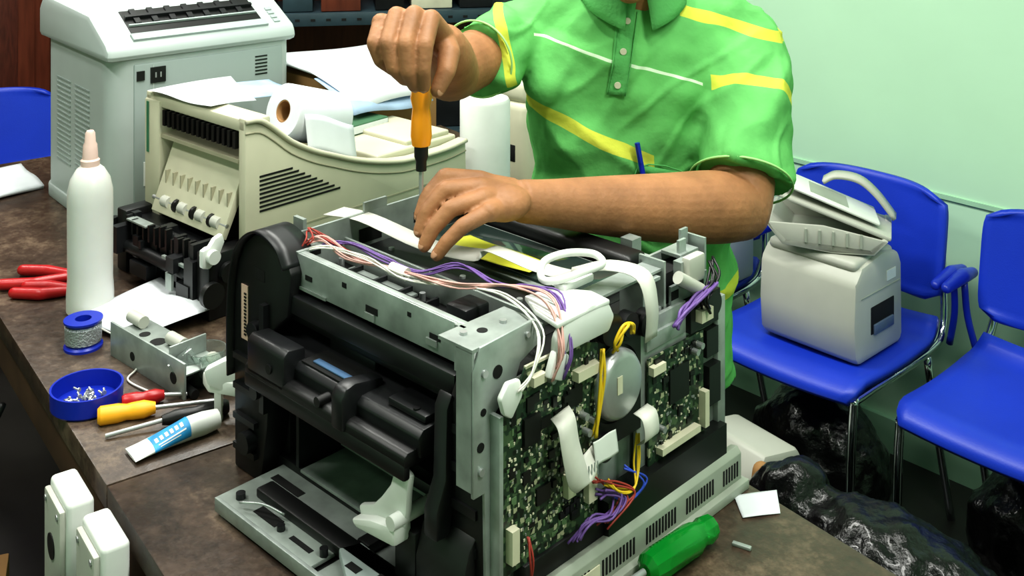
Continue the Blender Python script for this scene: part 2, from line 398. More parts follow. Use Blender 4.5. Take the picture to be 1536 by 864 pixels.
# bottom tray
box('tray_plate',P,M_metal2,(-.078,.21,.016),(.16,.405,.021),bev=.001)
box('tray_plate_inner',P,M_metal,(.015,.205,.03),(.15,.36,.034),bev=.001)
box('tray_edge_lip',P,M_metal,(-.082,.02,.004),(-.076,.405,.021),bev=.001)
box('tray_right_plate',P,M_metal2,(-.078,.03,.014),(.05,.20,.019),bev=.001)
box('tray_black_rail',P,M_black,(-.045,.06,.019),(-.02,.37,.032),bev=.003)
box('tray_black_cross',P,M_black,(-.02,.178,.019),(.15,.200,.032),bev=.003)
box('tray_under',P,M_black,(-.07,.03,.0),(.16,.40,.014),bev=.002)
extr('tray_gray_shoe',P,M_gray2,[(-.07,.08),(-.025,.10),(-.02,.19),(-.045,.2),(-.072,.15)],.02,.032,'xy',bev=.002)
boxes('tray_slots',P,M_dark,[((-.065,.30,.0211),(-.05,.345,.0216)),((-.01,.33,.0211),(.002,.39,.0216)),((-.065,.23,.0211),(-.058,.27,.0216)),((-.06,.11,.0321),(-.04,.13,.0325)),((-.06,.15,.0321),(-.05,.17,.0325))])
cyls('tray_studs',P,M_black2,[((-.06,.38,.021),(-.06,.38,.028),.006),((-.062,.29,.021),(-.062,.29,.027),.005),((-.055,.215,.02),(-.055,.215,.03),.005)])
tube('tray_spring',P,M_silver,[(-.074,.36,.03),(-.06,.33,.034),(-.05,.30,.03)],.0015)
# white lever
wl=empty('white_lever');wl.parent=P;wl.location=(-.016,.010,.062);wl.scale=(.86,.86,.86)
extr('lever_blade',wl,M_white,[(.10,.035),(.155,.02),(.185,.018),(.19,.032),(.16,.045),(.145,.06),(.125,.085),(.118,.105),(.10,.112),(.088,.108),(.092,.085),(.094,.06)],-.026,-.014,'yz',bev=.004)
extr('lever_foot',wl,M_white,[(.10,.02),(.18,.012),(.19,.02),(.15,.035),(.10,.045)],-.040,-.010,'yz',bev=.005)
cyl('lever_pin',wl,M_white,(-.042,.105,.05),(.06,.105,.05),.009)
box('lever_mount',P,M_black,(-.03,.085,.03),(-.005,.12,.09),bev=.003)
# side PCBs
extr('mainboard',P,M_pcb,[(.0,.075),(.155,.075),(.155,.27),(.12,.282),(.035,.282),(.02,.26),(.0,.245)],-.018,-.0155,'xz')
box('mainboard_edge_plate',P,M_metal,(-.006,-.02,.07),(.0,-.004,.245),bev=.001)
box('mainboard_top_edge',P,M_cream,(.035,-.0185,.281),(.12,-.0155,.284),bev=0)
box('driver_board',P,M_pcb,(.25,-.018,.09),(.365,-.0155,.218),bev=0)
box('driver_backing',P,M_metal2,(.235,-.012,.08),(.41,-.006,.262),bev=.001)
box('driver_bracket',P,M_metal,(.25,-.016,.226),(.33,-.006,.245),bev=.001)
boxes('driver_darks',P,M_chip,[((.335,-.02,.222),(.40,-.008,.262)),((.37,-.024,.12),(.395,-.008,.17)),((.37,-.02,.18),(.40,-.008,.215))])
box('right_end_plate',P,M_metal2,(.395,-.02,.06),(.412,-.004,.25),bev=.001)
random.seed(11)
def scatter(x0,x1,z0,z1,n,sx,sz,h,y=-.018):
    L=[]
    for i in range(n):
        w=random.uniform(*sx);d=random.uniform(*sz)
        if random.random()<.5:w,d=d,w
        x=random.uniform(x0,x1-w);z=random.uniform(z0,z1-d);hh=random.uniform(*h)
        if x<.036 and z>.238 and x0<.1: continue
        L.append(((x,y-hh,z),(x+w,y,z+d)))
    return L
boxes('board_chips',P,M_chip,scatter(.008,.15,.085,.265,44,(.004,.016),(.004,.012),(.001,.004))+[((.03,-.022,.20),(.055,-.018,.23)),((.10,-.021,.215),(.125,-.018,.235)),((.05,-.021,.13),(.072,-.018,.148)),((.29,-.021,.15),(.33,-.018,.192)),((.26,-.021,.195),(.28,-.018,.215))]+scatter(.255,.36,.10,.215,24,(.004,.012),(.004,.008),(.001,.003)))
boxes('board_smd_light',P,M_cream,scatter(.006,.152,.08,.268,210,(.0012,.003),(.0012,.004),(.0006,.0014))+scatter(.255,.36,.095,.215,80,(.0012,.003),(.0012,.004),(.0006,.0014)))
boxes('board_smd_silver',P,M_silver,scatter(.006,.152,.08,.268,150,(.0012,.004),(.001,.003),(.0006,.0012))+scatter(.255,.36,.095,.215,60,(.0012,.004),(.001,.003),(.0006,.0012)))
boxes('board_smd_green',P,mat('solder_mask_light',(96,122,86),.5),scatter(.006,.152,.08,.268,80,(.003,.008),(.002,.006),(.0004,.0008)))
boxes('connectors',P,M_cream,[((.005,-.028,.09),(.016,-.018,.125)),((.11,-.028,.243),(.15,-.018,.254)),((.04,-.026,.262),(.06,-.018,.272)),((.13,-.026,.10),(.145,-.018,.13)),((.265,-.028,.10),(.345,-.018,.108)),((.355,-.028,.10),(.364,-.018,.145)),((.25,-.026,.20),(.275,-.018,.21)),((.095,-.026,.12),(.108,-.018,.145)),((.345,-.03,.235),(.37,-.018,.25))])
cyls('capacitors',P,M_silver,[((x,-.018,z),(x,-.028,z),.004) for x,z in ((.07,.26),(.082,.262),(.13,.18),(.14,.19),(.125,.2),(.34,.2),(.35,.205),(.27,.13))],14)
lathe('motor_can',P,M_silver,[(.0,0),(.038,0),(.040,.003),(.040,.016),(.036,.022),(.032,.024),(0,.024)],(.188,-.006,.212),(0,-1,0),48)
lathe('motor_rim',P,M_chip,[(.044,0),(.047,0),(.047,.012),(.044,.012)],(.188,-.006,.212),(0,-1,0),48,closed=True)
box('motor_label',P,M_cream,(.175,-.0312,.207),(.184,-.0302,.227),bev=0)
boxes('motor_mount',P,M_chip,[((.155,-.014,.14),(.24,-.006,.275)),((.16,-.03,.05),(.40,-.006,.09))])
cyls('gears',P,M_black2,[((.175,-.006,.280),(.175,-.024,.280),.018),((.215,-.006,.272),(.215,-.02,.272),.014),((.385,-.006,.245),(.385,-.022,.245),.016),((.17,-.006,.145),(.17,-.02,.145),.016),((.25,-.006,.262),(.25,-.02,.262),.016)],28)
box('trough',P,M_black,(.03,-.022,.045),(.41,-.004,.075),bev=.002)
sk=empty('skirt');sk.parent=P
extr('skirt_panel',sk,M_gray3,[(-.036,0),(-.02,0),(-.02,.05),(-.03,.052),(-.036,.045)],.035,.425,'yz',bev=.001)
box('skirt_base',sk,M_gray3,(.03,-.045,.0),(.43,-.0,.012),bev=.001)
boxes('skirt_vents',sk,M_dark,[((.06+i*.0062,-.0368,.018),(.063+i*.0062,-.0358,.037)) for i in range(58) if i%13<10])
box('skirt_label',sk,M_cream,(.10,-.038,.022),(.135,-.0365,.036),bev=0)
box('skirt_front',P,M_gray3,(.012,-.03,.0),(.035,0,.035),bev=.002)
# top-right brackets / white guides
boxes('upper_brackets',P,M_metal,[((.30,-.004,.262),(.304,.035,.318)),((.388,-.004,.25),(.392,.035,.325)),((.31,-.008,.262),(.388,-.004,.285)),((.30,.030,.262),(.392,.034,.312)),((.325,-.012,.285),(.345,.0,.312)),((.255,-.006,.262),(.259,.03,.305)),((.255,-.006,.300),(.29,.03,.304)),((.34,.0,.31),(.38,.03,.314)),((.345,.005,.314),(.36,.009,.330)),((.37,.02,.314),(.385,.024,.334))])
boxes('upper_bracket_darks',P,M_dark,[((.31,-.0084,.268),(.325,-.0078,.279)),((.35,-.0084,.268),(.38,-.0078,.276)),((.31,.0,.262),(.385,.028,.300))])
box('upper_white_block',P,M_lgray,(.33,-.022,.285),(.365,-.008,.318),bev=.004)
cyl('upper_white_roller',P,M_lgray,(.31,-.018,.300),(.35,-.024,.275),.008)
extr('white_cable_cover',P,M_white,[(.07,.285),(.16,.285),(.17,.30),(.16,.318),(.13,.325),(.085,.318),(.072,.305)],-.032,-.020,'xz',bev=.004)
extr('white_cover_shelf',P,M_white,[(.07,-.032),(.16,-.032),(.165,.0),(.14,.04),(.10,.045),(.08,.01)],.316,.322,'xy',bev=.002)
box('white_cover_lip',P,M_white,(.06,-.034,.262),(.085,-.024,.29),bev=.003,rot=(0,25,0))
tube('white_loop_guide',P,M_white,[(.135,.05,.330),(.155,.065,.340),(.185,.055,.345),(.205,.03,.345),(.195,.008,.342),(.165,.012,.340),(.14,.03,.332)],.0045,10,6,closed=True)
box('white_loop_bar',P,M_white,(.14,.02,.318),(.195,.035,.328),bev=.003)
extr('foam_tab',P,M_white,[(-.012,.268),(.0,.282),(.018,.28),(.022,.262),(.005,.242),(-.006,.25)],-.028,-.020,'xz',bev=.003)
# ribbons
ribbonw('flat_cable_top',P,M_wht,[((.125,.46,.310),(.158,.455,.314)),((.125,.38,.320),(.158,.385,.320)),((.145,.28,.303),(.178,.28,.305)),((.16,.19,.306),(.19,.195,.312)),((.168,.18,.320),(.200,.185,.316)),((.17,.10,.316),(.20,.10,.316)),((.165,.04,.322),(.195,.05,.322))])
ribbonw('flat_cable_fold',P,M_wht,[((.18,.045,.322),(.20,.06,.322)),((.20,.01,.332),(.225,.02,.335)),((.22,-.022,.325),(.25,-.018,.325)),((.224,-.034,.29),(.25,-.032,.29)),((.23,-.028,.248),(.256,-.026,.248))])
ribbonw('flat_cable_front',P,M_wht,[((.068,-.024,.218),(.098,-.024,.222)),((.062,-.040,.214),(.09,-.040,.218)),((.062,-.046,.19),(.09,-.046,.193)),((.070,-.048,.155),(.10,-.048,.163)),((.086,-.046,.140),(.11,-.046,.142)),((.10,-.042,.144),(.125,-.042,.150)),((.108,-.03,.160),(.130,-.03,.168))])
ribbonw('flat_cable_short',P,M_wht,[((.205,-.03,.175),(.232,-.03,.177)),((.203,-.045,.172),(.23,-.045,.174)),((.203,-.048,.15),(.23,-.048,.152)),((.205,-.035,.14),(.232,-.035,.142))])
boxes('flat_cable_grooves',P,M_gray2,[((.109+i*.005,-.0435,.143),(.110+i*.005,-.0425,.158)) for i in range(4)])
sheet('cable_strip_white',P,M_white,[(.125,-.04,.15),(.165,-.04,.15),(.165,-.036,.175),(.125,-.036,.175)],.002)
def wires(name,m,base,off,n,r=.0011,seed=1):
    random.seed(seed);L=[]
    for i in range(n):
        L.append([V(q)+V((random.uniform(-1,1),random.uniform(-1,1),random.uniform(-.5,.6)))*off for q in base])
    return tubes(name,P,m,L,r)
wires('wires_purple',M_purple,[(.03,.385,.30),(.07,.34,.316),(.08,.27,.308),(.085,.21,.306),(.11,.16,.322),(.11,.10,.316),(.11,.05,.328),(.11,.0,.33),(.085,-.034,.29),(.08,-.03,.262)],.005,5,seed=2)
wires('wires_pink',M_pink,[(.02,.38,.306),(.045,.36,.322),(.05,.30,.312),(.07,.24,.308),(.06,.18,.316),(.075,.12,.320),(.095,.06,.328),(.085,-.01,.333),(.07,-.036,.295),(.065,-.03,.265)],.006,5,seed=3)
wires('wires_white',M_wht,[(.025,.39,.302),(.04,.34,.318),(.06,.28,.312),(.055,.20,.312),(.08,.13,.316),(.075,.05,.326),(.055,-.02,.318),(.03,-.036,.285),(.01,-.03,.27)],.004,3,seed=4)
wires('wires_red_loop',M_rwire,[(.02,.385,.30),(.03,.36,.322),(.05,.38,.328),(.06,.35,.316),(.07,.32,.306)],.006,3,seed=5)
wires('wires_violet_side',M_purple,[(.36,-.014,.262),(.37,-.03,.278),(.34,-.034,.274),(.31,-.03,.262),(.29,-.028,.248)],.006,6,.002,seed=6)
wires('wires_black_side',M_chip,[(.385,-.014,.30),(.37,-.03,.285),(.35,-.034,.27),(.36,-.03,.25)],.008,6,.0018,seed=16)
wires('wires_yellow',M_ywire,[(.152,-.028,.268),(.146,-.032,.24),(.142,-.032,.21),(.138,-.028,.175)],.003,3,.0018,seed=7)
wires('wires_yellow_b',M_ywire,[(.175,-.028,.255),(.172,-.033,.268),(.185,-.034,.285),(.20,-.03,.28),(.205,-.03,.268)],.003,3,.0018,seed=17)
wires('wires_lower_a',M_purple,[(.14,-.03,.11),(.17,-.035,.10),(.15,-.04,.085),(.12,-.035,.09),(.10,-.03,.075)],.008,6,.0014,seed=8)
wires('wires_lower_b',M_rwire,[(.13,-.03,.13),(.16,-.03,.115),(.18,-.04,.095),(.14,-.035,.075)],.008,4,.0012,seed=9)
wires('wires_lower_c',M_ywire,[(.21,-.03,.15),(.205,-.035,.12),(.19,-.04,.10),(.165,-.04,.105),(.15,-.03,.12)],.004,3,.0013,seed=10)
wires('wires_lower_d',M_bwire,[(.19,-.03,.12),(.21,-.04,.10),(.19,-.04,.085),(.17,-.03,.095)],.004,2,.0013,seed=12)
wires('wires_left_drop',M_rwire,[(.03,-.03,.11),(.025,-.035,.09),(.03,-.03,.06)],.003,3,.0012,seed=13)
cyls('tape_wrap',P,M_wht,[((.07,.215,.308),(.066,.24,.31),.008)])
sheet('yellow_note',P,M_ylw,[(.19,.30,.291),(.21,.14,.291),(.25,.14,.291),(.25,.29,.291)],.003)
boxes('rear_clips',P,M_metal2,[((.37,.36,.28),(.39,.39,.305)),((.37,.10,.28),(.39,.12,.3))])

# ------------------------------------------------------------ BEIGE printer
B=empty('beige_laser_printer',(-.476,2.0,T+.0005),47.8)
prof=[(0,.338),(.03,.335),(.06,.315),(.1,.283),(.15,.256),(.2,.236),(.25,.217),(.3,.202),(.35,.191),(.4,.185),(.5,.185),(.56,.192)]
side=[(0,.012),(.56,.012),(.565,.03)]+prof[::-1]
extr('side_panel_near',B,M_beige,side,0,.022,'xz',bev=.003)
extr('side_panel_far',B,M_beige,side,.318,.34,'xz',bev=.003)
inner=[(.06,0.0),(.55,0.0),(.55,.17)]+[(x,z-.022) for x,z in prof[::-1] if x>=.06]
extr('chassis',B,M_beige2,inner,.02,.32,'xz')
box('top_lip',B,M_beige,(0.0,.0,.312),(.055,.34,.336),bev=.005)
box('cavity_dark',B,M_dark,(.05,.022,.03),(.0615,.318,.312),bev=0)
box('left_pillar',B,M_beige,(-.004,.285,.10),(.05,.34,.325),bev=.004)
box('pillar_slot',B,mat('green_sticker',(60,120,90),.6),(-.0052,.322,.22),(-.0042,.33,.32),bev=0)
extr('rear_flap',B,M_beige,[(-.03,.125),(-.02,.12),(.035,.235),(.03,.25),(.02,.25)],.03,.27,'xz',bev=.002)
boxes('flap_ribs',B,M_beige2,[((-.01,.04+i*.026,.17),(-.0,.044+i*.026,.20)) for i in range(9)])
cyl('roller_shaft',B,M_silver,(-.018,.03,.145),(-.018,.28,.145),.004)
cyls('rollers',B,M_lgray,[((-.018,y,.145),(-.018,y+.022,.145),.011) for y in (.05,.10,.16,.22)])
cyls('roller_caps',B,M_chip,[((-.018,y+.0,.145),(-.018,y+.008,.145),.0125) for y in (.072,.13,.19)])
boxes('upper_teeth',B,M_chip,[((-.002,.03+i*.017,.28),(.01,.038+i*.017,.31)) for i in range(15)])
boxes('upper_shelf',B,M_beige2,[((.0,.022,.255),(.05,.285,.262))])
boxes('side_vents',B,M_dark,[((.03,-.0012,.165+i*.0078),(.215-.014*i,.0008,.1685+i*.0078)) for i in range(9)])
box('side_groove',B,M_beige2,(.02,-.001,.118),(.555,.001,.121),bev=0)
box('side_groove_v',B,M_beige2,(.018,-.001,.02),(.021,.001,.12),bev=0)
tube('rim_bead',B,M_beige,[(x,-.002,z-.004) for x,z in prof],.005,8,3)
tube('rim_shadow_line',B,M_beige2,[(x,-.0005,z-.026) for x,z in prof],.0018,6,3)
box('front_lid',B,M_beige,(.33,.024,.176),(.555,.316,.198),bev=.005,seg=3)
box('front_lid_panel',B,M_beige,(.42,.035,.195),(.545,.22,.208),bev=.004,seg=3)
extr('output_bin',B,mat('bin_shade',(120,126,124),.5),[(.07,.262),(.30,.165),(.30,.188),(.07,.29)],.03,.31,'xz')
box('fuser_frame',B,M_black,(-.055,.03,.035),(.03,.33,.085),bev=.004)
box('fuser_top',B,M_black2,(-.06,.05,.085),(.0,.32,.105),bev=.006)
box('fuser_side',B,M_black,(-.075,.0,.0),(.01,.04,.115),bev=.004)
box('fuser_side_far',B,M_black,(-.06,.31,.0),(.01,.345,.12),bev=.004)
cyls('fuser_rollers',B,M_black2,[((-.065,.04,.06),(-.065,.31,.06),.012),((-.05,.04,.105),(-.05,.31,.105),.008)])
cyls('fuser_gears',B,M_chip,[((-.075,-.004,.05),(-.075,-.016,.05),.022),((-.04,-.004,.08),(-.04,-.014,.08),.018),((-.06,.345,.08),(-.06,.36,.08),.02)],20)
random.seed(21)
boxes('fuser_ribs',B,M_chip,[((-.068,.05+i*.02,.085),(-.055,.056+i*.02,.105+random.uniform(0,.022))) for i in range(13)])
boxes('fuser_tabs',B,M_black2,[((-.085,.05,.02),(-.06,.09,.05)),((-.08,.2,.02),(-.06,.26,.045)),((-.09,.29,.05),(-.05,.31,.10))])
boxes('fuser_clutter',B,M_black2,[((random.uniform(-.09,-.05),y,random.uniform(.02,.07)),(random.uniform(-.045,-.03),y+random.uniform(.008,.03),random.uniform(.08,.125))) for y in [random.uniform(.03,.30) for _ in range(14)]])
boxes('fuser_metal',B,M_metal2,[((-.078,.06,.075),(-.072,.15,.08)),((-.07,.22,.11),(-.05,.29,.113)),((-.088,.10,.03),(-.083,.12,.06))])
extr('white_bracket',B,M_white,[(-.10,.105),(-.085,.10),(-.07,.112),(-.055,.14),(-.06,.155),(-.075,.15),(-.085,.138),(-.10,.135)],-.02,-.008,'xz',bev=.003)
cyls('white_bracket_hub',B,M_white,[((-.082,-.03,.122),(-.082,.0,.122),.012)],20)
tr=empty('tissue_roll')
bw=B.location
def BW(x,y,z): 
    a=math.radians(47.8);return V((bw[0]+x*math.cos(a)-y*math.sin(a),bw[1]+x*math.sin(a)+y*math.cos(a),T+z))
a0=BW(.155,.10,.309);b0=BW(.285,.10,.268);L0=(b0-a0).length
lathe('roll_paper',tr,M_paper,[(.022,0),(.052,0),(.054,.003),(.054,L0-.003),(.052,L0),(.022,L0)],a0,b0-a0,40,closed=True)
lathe('roll_core',tr,M_card,[(.0195,0.001),(.0222,0.001),(.0222,L0-.001),(.0195,L0-.001)],a0,b0-a0,40,closed=True)
grid('loose_end',tr,M_paper,lambda u,v:BW(.165+.12*u,.045-.012*v,.31-.040*u-.070*v)+V((0,0,.004*math.sin(5*u))),8,6,.001)
sheet('loose_paper_sheet',None,M_paper,[BW(-.01,.32,.343),BW(.0,.11,.343),BW(.135,.16,.325),BW(.21,.36,.33)],.008)
sheet('loose_paper_sheet',None,M_bpaper,[BW(.06,.33,.331),BW(.08,.20,.322),BW(.30,.23,.30),BW(.30,.35,.31)],.005)
gb=empty('green_book')
gb.location=BW(.35,.17,.199);gb.rotation_euler=(0,0,math.radians(52))
box('cover',gb,M_gbook,(0,0,0),(.15,.11,.022),bev=.002)
box('pages',gb,M_paper,(.003,-.0008,.003),(.147,.108,.019),bev=0)
pb=empty('paper_covered_carton',BW(.47,.37,0),47.8)
box('carton',pb,M_card,(0,0,0),(.36,.24,.275),bev=.003)
def drp(u,v):
    x=-.02+.40*u;y=-.03+.28*v
    z=.29+.012*math.sin(3*u+2*v)
    return V((x,y,z))
grid('sheets_top',pb,M_paper,drp,14,10,.006)
grid('sheet_drape',pb,M_paper,lambda u,v:V((-.03+.30*u-.02*v,-.15+.16*v,.235+.075*v**.6+.01*math.sin(4*u))),12,8,.001)
grid('sheet_drape_blue',pb,M_bpaper,lambda u,v:V((-.05+.24*u,-.165+.14*v,.226+.06*v**.7+.008*math.sin(5*u+1))),12,8,.001)
lathe('white_paper_roll',None,M_white,[(.0,0),(.052,0),(.056,.004),(.056,.255),(.052,.262),(.0,.262)],(-.06,2.49,T),n=40)
b2=empty('beige_inkjet_printer',(.03,2.60,T),47.8)
box('body',b2,M_beige,(0,0,0),(.14,.20,.22),bev=.02,seg=4)
box('top_cover',b2,M_beige,(.005,.005,.215),(.135,.195,.27),bev=.02,seg=4)
box('output_slot',b2,M_dark,(-.001,.03,.08),(.01,.17,.12),bev=.002)
cyl('side_dial',b2,M_beige2,(.07,-.006,.13),(.07,.004,.13),.04)

# ------------------------------------------------------------ GRAY tall printer
G=empty('gray_office_printer',(-.84,2.34,T),40)
pl=[]
W,Dp,rr=.42,.42,.05
for cx,cy,a0_ in ((rr,rr,180),(W-.02,.02,270),(W-.02,Dp-.02,0),(rr,Dp-rr,90)):
    r_=rr if cx==rr else .02
    for k in range(7):
        a=math.radians(a0_+k*15);pl.append((cx+r_*math.cos(a),cy+r_*math.sin(a)))
extr('body',G,M_gray,pl,.0,.375,'xy')
pl2=[(.21+(x-.21)*1.02,.21+(y-.21)*1.02) for x,y in pl]
extr('base_skirt',G,M_gray,pl2,.0,.03,'xy',bev=.003)
extr('top_shell',G,M_gray,[(-.012,.37),(-.014,.392),(.0,.408),(.10,.458),(.40,.472),(.43,.44),(.43,.37)],-.012,.432,'yz',bev=.012)
box('face_panel',G,M_gray2,(.05,-.004,.03),(.40,.01,.36),bev=.004)
box('face_seam',G,M_gray,(.09,-.0055,.035),(.093,-.003,.355),bev=0)
boxes('sockets',G,M_chip,[((.055,-.007,.325),(.072,-.003,.345)),((.085,-.008,.317),(.118,-.003,.350))])
boxes('socket_pins',G,M_silver,[((.094,-.0095,.328),(.097,-.0075,.339)),((.105,-.0095,.328),(.108,-.0075,.339))])
box('face_label',G,M_white,(.07,-.006,.10),(.10,-.004,.15),bev=0)
boxes('louvers_left',G,M_gray2,[((-.0015,.12+.0,.10+i*.011),(.002,.21,.1035+i*.011)) for i in range(18)]+[((-.0015,.24,.10+i*.011),(.002,.33,.1035+i*.011)) for i in range(18)])
boxes('louvers_right',G,M_chip,[((.33,-.0052,.30+i*.008),(.36,-.0035,.303+i*.008)) for i in range(6)])
sl=math.atan2(.050,.10)
def GS(x,s,h):
    return V((x,.0+s*math.cos(sl)-h*math.sin(sl),.408+s*math.sin(sl)+h*math.cos(sl)))
def slopebox(name,m,x0,x1,s0,s1,h0,h1):
    bm=bmesh.new();vs=[bm.verts.new(GS(x,s,h)) for x in (x0,x1) for s in (s0,s1) for h in (h0,h1)]
    for f in ((0,1,3,2),(4,6,7,5),(0,4,5,1),(2,3,7,6),(0,2,6,4),(1,5,7,3)): bm.faces.new([vs[i] for i in f])
    return bmfin(bm,name,G,m)
slopebox('top_grille',M_chip,.055,.36,.010,.112,-.005,.0015)
slopebox('grille_lip',M_gray2,.05,.365,.0,.022,-.002,.006)
slopebox('grille_rail',M_gray2,.058,.357,.052,.056,.001,.006)
slopebox('grille_rail_b',M_black2,.058,.357,.078,.086,.001,.010)
for i in range(7): slopebox('grille_finger_%d'%i,M_black2,.075+i*.040,.088+i*.040,.058,.11,.001,.007)
for i in range(4): slopebox('button_%d'%i,M_gray2,.385,.40,.01+i*.016,.02+i*.016,-.002,.003)

# ------------------------------------------------------------ small bench objects
def TP(x,y,z=0): return V((x,y,T+z))
bt=empty('squeeze_bottle',TP(-.752,1.997))
lathe('bottle',bt,M_liquid,[(.0,0),(.036,0),(.0405,.004),(.0405,.03),(.0385,.06),(.039,.195),(.0385,.215),(.034,.235),(.024,.252),(.017,.258),(.0,.258)],(0,0,0))
lathe('collar',bt,M_pinkp,[(0,.256),(.016,.256),(.0165,.268),(.0135,.271),(.012,.295),(.0095,.300),(.0085,.316),(.006,.320),(0,.320)],(0,0,0))
sp=empty('solder_spool',TP(-.71,1.855))
lathe('spool',sp,M_blue,[(0,0),(.031,0),(.031,.004),(.026,.008),(.026,.04),(.031,.044),(.031,.047),(.013,.047),(.013,.03),(0,.03)],(0,0,0))
lathe('solder',sp,M_solder,[(.0262,.009),(.029,.011),(.0295,.036),(.0262,.039)],(0,0,0),closed=True)
tube('loose_solder_wire',sp,M_wht,[(.03,.0,.03),(.06,.0,.012),(.085,-.04,.003),(.115,-.08,.003),(.115,-.12,.003),(.165,-.16,.003)],.0015)
cp=empty('screw_dish',TP(-.632,1.665))
lathe('dish',cp,M_blue,[(0,0),(.047,0),(.051,.004),(.052,.03),(.049,.03),(.047,.006),(0,.006)],(0,0,0),n=48)
random.seed(3)
L=[]
for i in range(26):
    a=random.uniform(0,6.28);r=random.uniform(0,.028);x,y=r*math.cos(a),r*math.sin(a);b=random.uniform(0,6.28);z=.01+random.uniform(0,.006)
    L.append(((x,y,z),(x+.009*math.cos(b),y+.009*math.sin(b),z+.002),.0016));L.append(((x,y,z),(x-.002*math.cos(b),y-.002*math.sin(b),z),.0035))
cyls('screws',cp,M_silver,L,8)
sheet('paper_sheet_on_bench',None,M_paper,[TP(-.765,1.930,.006),TP(-.605,1.850,.008),TP(-.515,1.945,.022),TP(-.655,2.09,.022)],.014,curl=.014)
def screwdriver(name,a,b,c,mh,r=.013,ms=M_silver,collar=None):
    e=empty(name,a);a=V(a);d=(V(b)-a);dn=d.normalized();L=d.length
    lathe('handle',e,mh,[(0,0),(r*.75,0),(r,.004),(r,L*.35),(r*.82,L*.5),(r*.9,L*.6),(r*.95,L*.8),(r*.6,L),(0,L)],(0,0,0),dn,12)
    cyl('shaft',e,ms,dn*(L-.002),V(c)-a,.0032)
    return e
screwdriver('yellow_screwdriver',TP(-.595,1.607,.0135),TP(-.52,1.634,.0125),TP(-.44,1.667,.006),M_yellow)
screwdriver('red_screwdriver',TP(-.575,1.650,.0115),TP(-.52,1.674,.011),TP(-.48,1.69,.005),M_red,.011)
screwdriver('black_screwdriver',TP(-.415,1.640,.0115),TP(-.50,1.600,.0115),TP(-.57,1.570,.005),M_black,.011)
gt=empty('glue_tube',TP(-.518,1.520))
dv=V((.108,.085,0)).normalized();pv=V((-dv.y,dv.x,0))
def tb(u,v,off=0):
    t=u*.105;a=2*math.pi*v;f=min(1,u*1.3);rx=.021*(1-f)+.0155*f+off;rz=.0015*(1-f)+.0155*f+off
    return dv*t+pv*(rx*math.cos(a))+V((0,0,.0157+rz*math.sin(a)-.010*(1-f)))
grid('tube_body',gt,M_white,lambda u,v:tb(u,v),20,28,0)
grid('label',gt,M_bluel,lambda u,v:tb(.26+.50*u,.14+.40*v,.0004),10,22,0)
for k in range(6): grid('label_text_%d'%k,gt,M_white,lambda u,v,k=k:tb(.30+.068*k+.040*u,.27+.075*v,.0009),3,4,0)
grid('label_line',gt,M_white,lambda u,v:tb(.32+.38*u,.385+.02*v,.0009),6,2,0)
grid('label_line_b',gt,M_white,lambda u,v:tb(.34+.28*u,.43+.015*v,.0009),6,2,0)
c0=dv*.105+V((0,0,.0157));cyl('cap',gt,M_white,c0-dv*.001,c0+dv*.02,.0155,.013)
pr=empty('red_pliers',TP(-.89,2.115))
blob('grip_a',pr,M_red,[('chain',[(-.06,-.035,.012),(-.0,-.03,.012),(.05,.0,.012)],[.010,.011,.009])],.002,1)
blob('grip_b',pr,M_red,[('chain',[(-.05,.035,.012),(.0,.03,.012),(.055,.012,.012)],[.010,.011,.009])],.002,1)
blob('jaws',pr,M_silver,[('chain',[(.05,.003,.012),(.07,.015,.012),(.11,.03,.011)],[.009,.012,.004])],.002,1)
pr2=empty('red_cutters',TP(-.86,2.045))
blob('grip_a',pr2,M_red,[('chain',[(-.05,.0,.011),(-.0,-.005,.011),(.05,.01,.011)],[.010,.011,.008])],.002,1)
blob('grip_b',pr2,M_red,[('chain',[(-.04,.03,.011),(.0,.03,.011),(.055,.018,.011)],[.010,.011,.008])],.002,1)
blob('jaws',pr2,M_silver,[('chain',[(.05,.013,.011),(.06,.018,.011),(.07,.020,.01)],[.008,.010,.004])],.002,1)
gs=empty('green_screwdriver',TP(.150,1.262,.0185))
dd=V((.092,.085,0)).normalized()
lathe('handle',gs,M_green,[(0,0),(.008,0),(.0165,.006),(.018,.02),(.018,.085),(.014,.098),(.016,.108),(.014,.12),(.008,.125),(0,.125)],(0,0,0),dd,n=10)
cyl('shaft',gs,M_silver,dd*-.002,dd*-.08,.004)
sheet('label_sticker',None,M_paper,[TP(.284,1.435,.0015),TP(.286,1.388,.0015),TP(.335,1.398,.0015),TP(.342,1.447,.0015)],.0015)
box('small_metal_clip',None,M_metal2,(.262,1.33,T),(.285,1.336,T+.004),bev=.001,rot=(0,0,-30))
mb=empty('metal_roller_bracket',TP(-.595,1.815),-42)
box('plate',mb,M_metal2,(-.05,-.03,.035),(.17,.035,.038),bev=.001)
box('wall_a',mb,M_metal,(-.05,-.033,.0),(.17,-.029,.055),bev=.001)
box('wall_b',mb,M_metal,(-.05,.035,.0),(.17,.039,.035),bev=.001)
box('end_tab',mb,M_metal,(.12,-.029,.038),(.124,.035,.065),bev=.001)
cyls('holes',mb,M_dark,[((.0,0,.0378),(.0,0,.0386),.009),((.04,0,.0378),(.04,0,.0386),.013),((.09,0.01,.0378),(.09,0.01,.0386),.009),((.14,-.0328,.025),(.14,-.0336,.025),.009),((.02,-.0328,.02),(.02,-.0336,.02),.007)])
cyls('rollers',mb,M_lgray,[((-.06,.01,.048),(-.02,.01,.048),.010),((.06,.01,.048),(.10,.01,.048),.010)])
cl=empty('clear_plastic_gears',TP(-.475,1.74))
lathe('clear_cup',cl,M_clear,[(.0,.0),(.026,.0),(.030,.03),(.031,.05),(.029,.05),(.028,.03),(.024,.004),(0,.004)],(0,0,0),n=24)
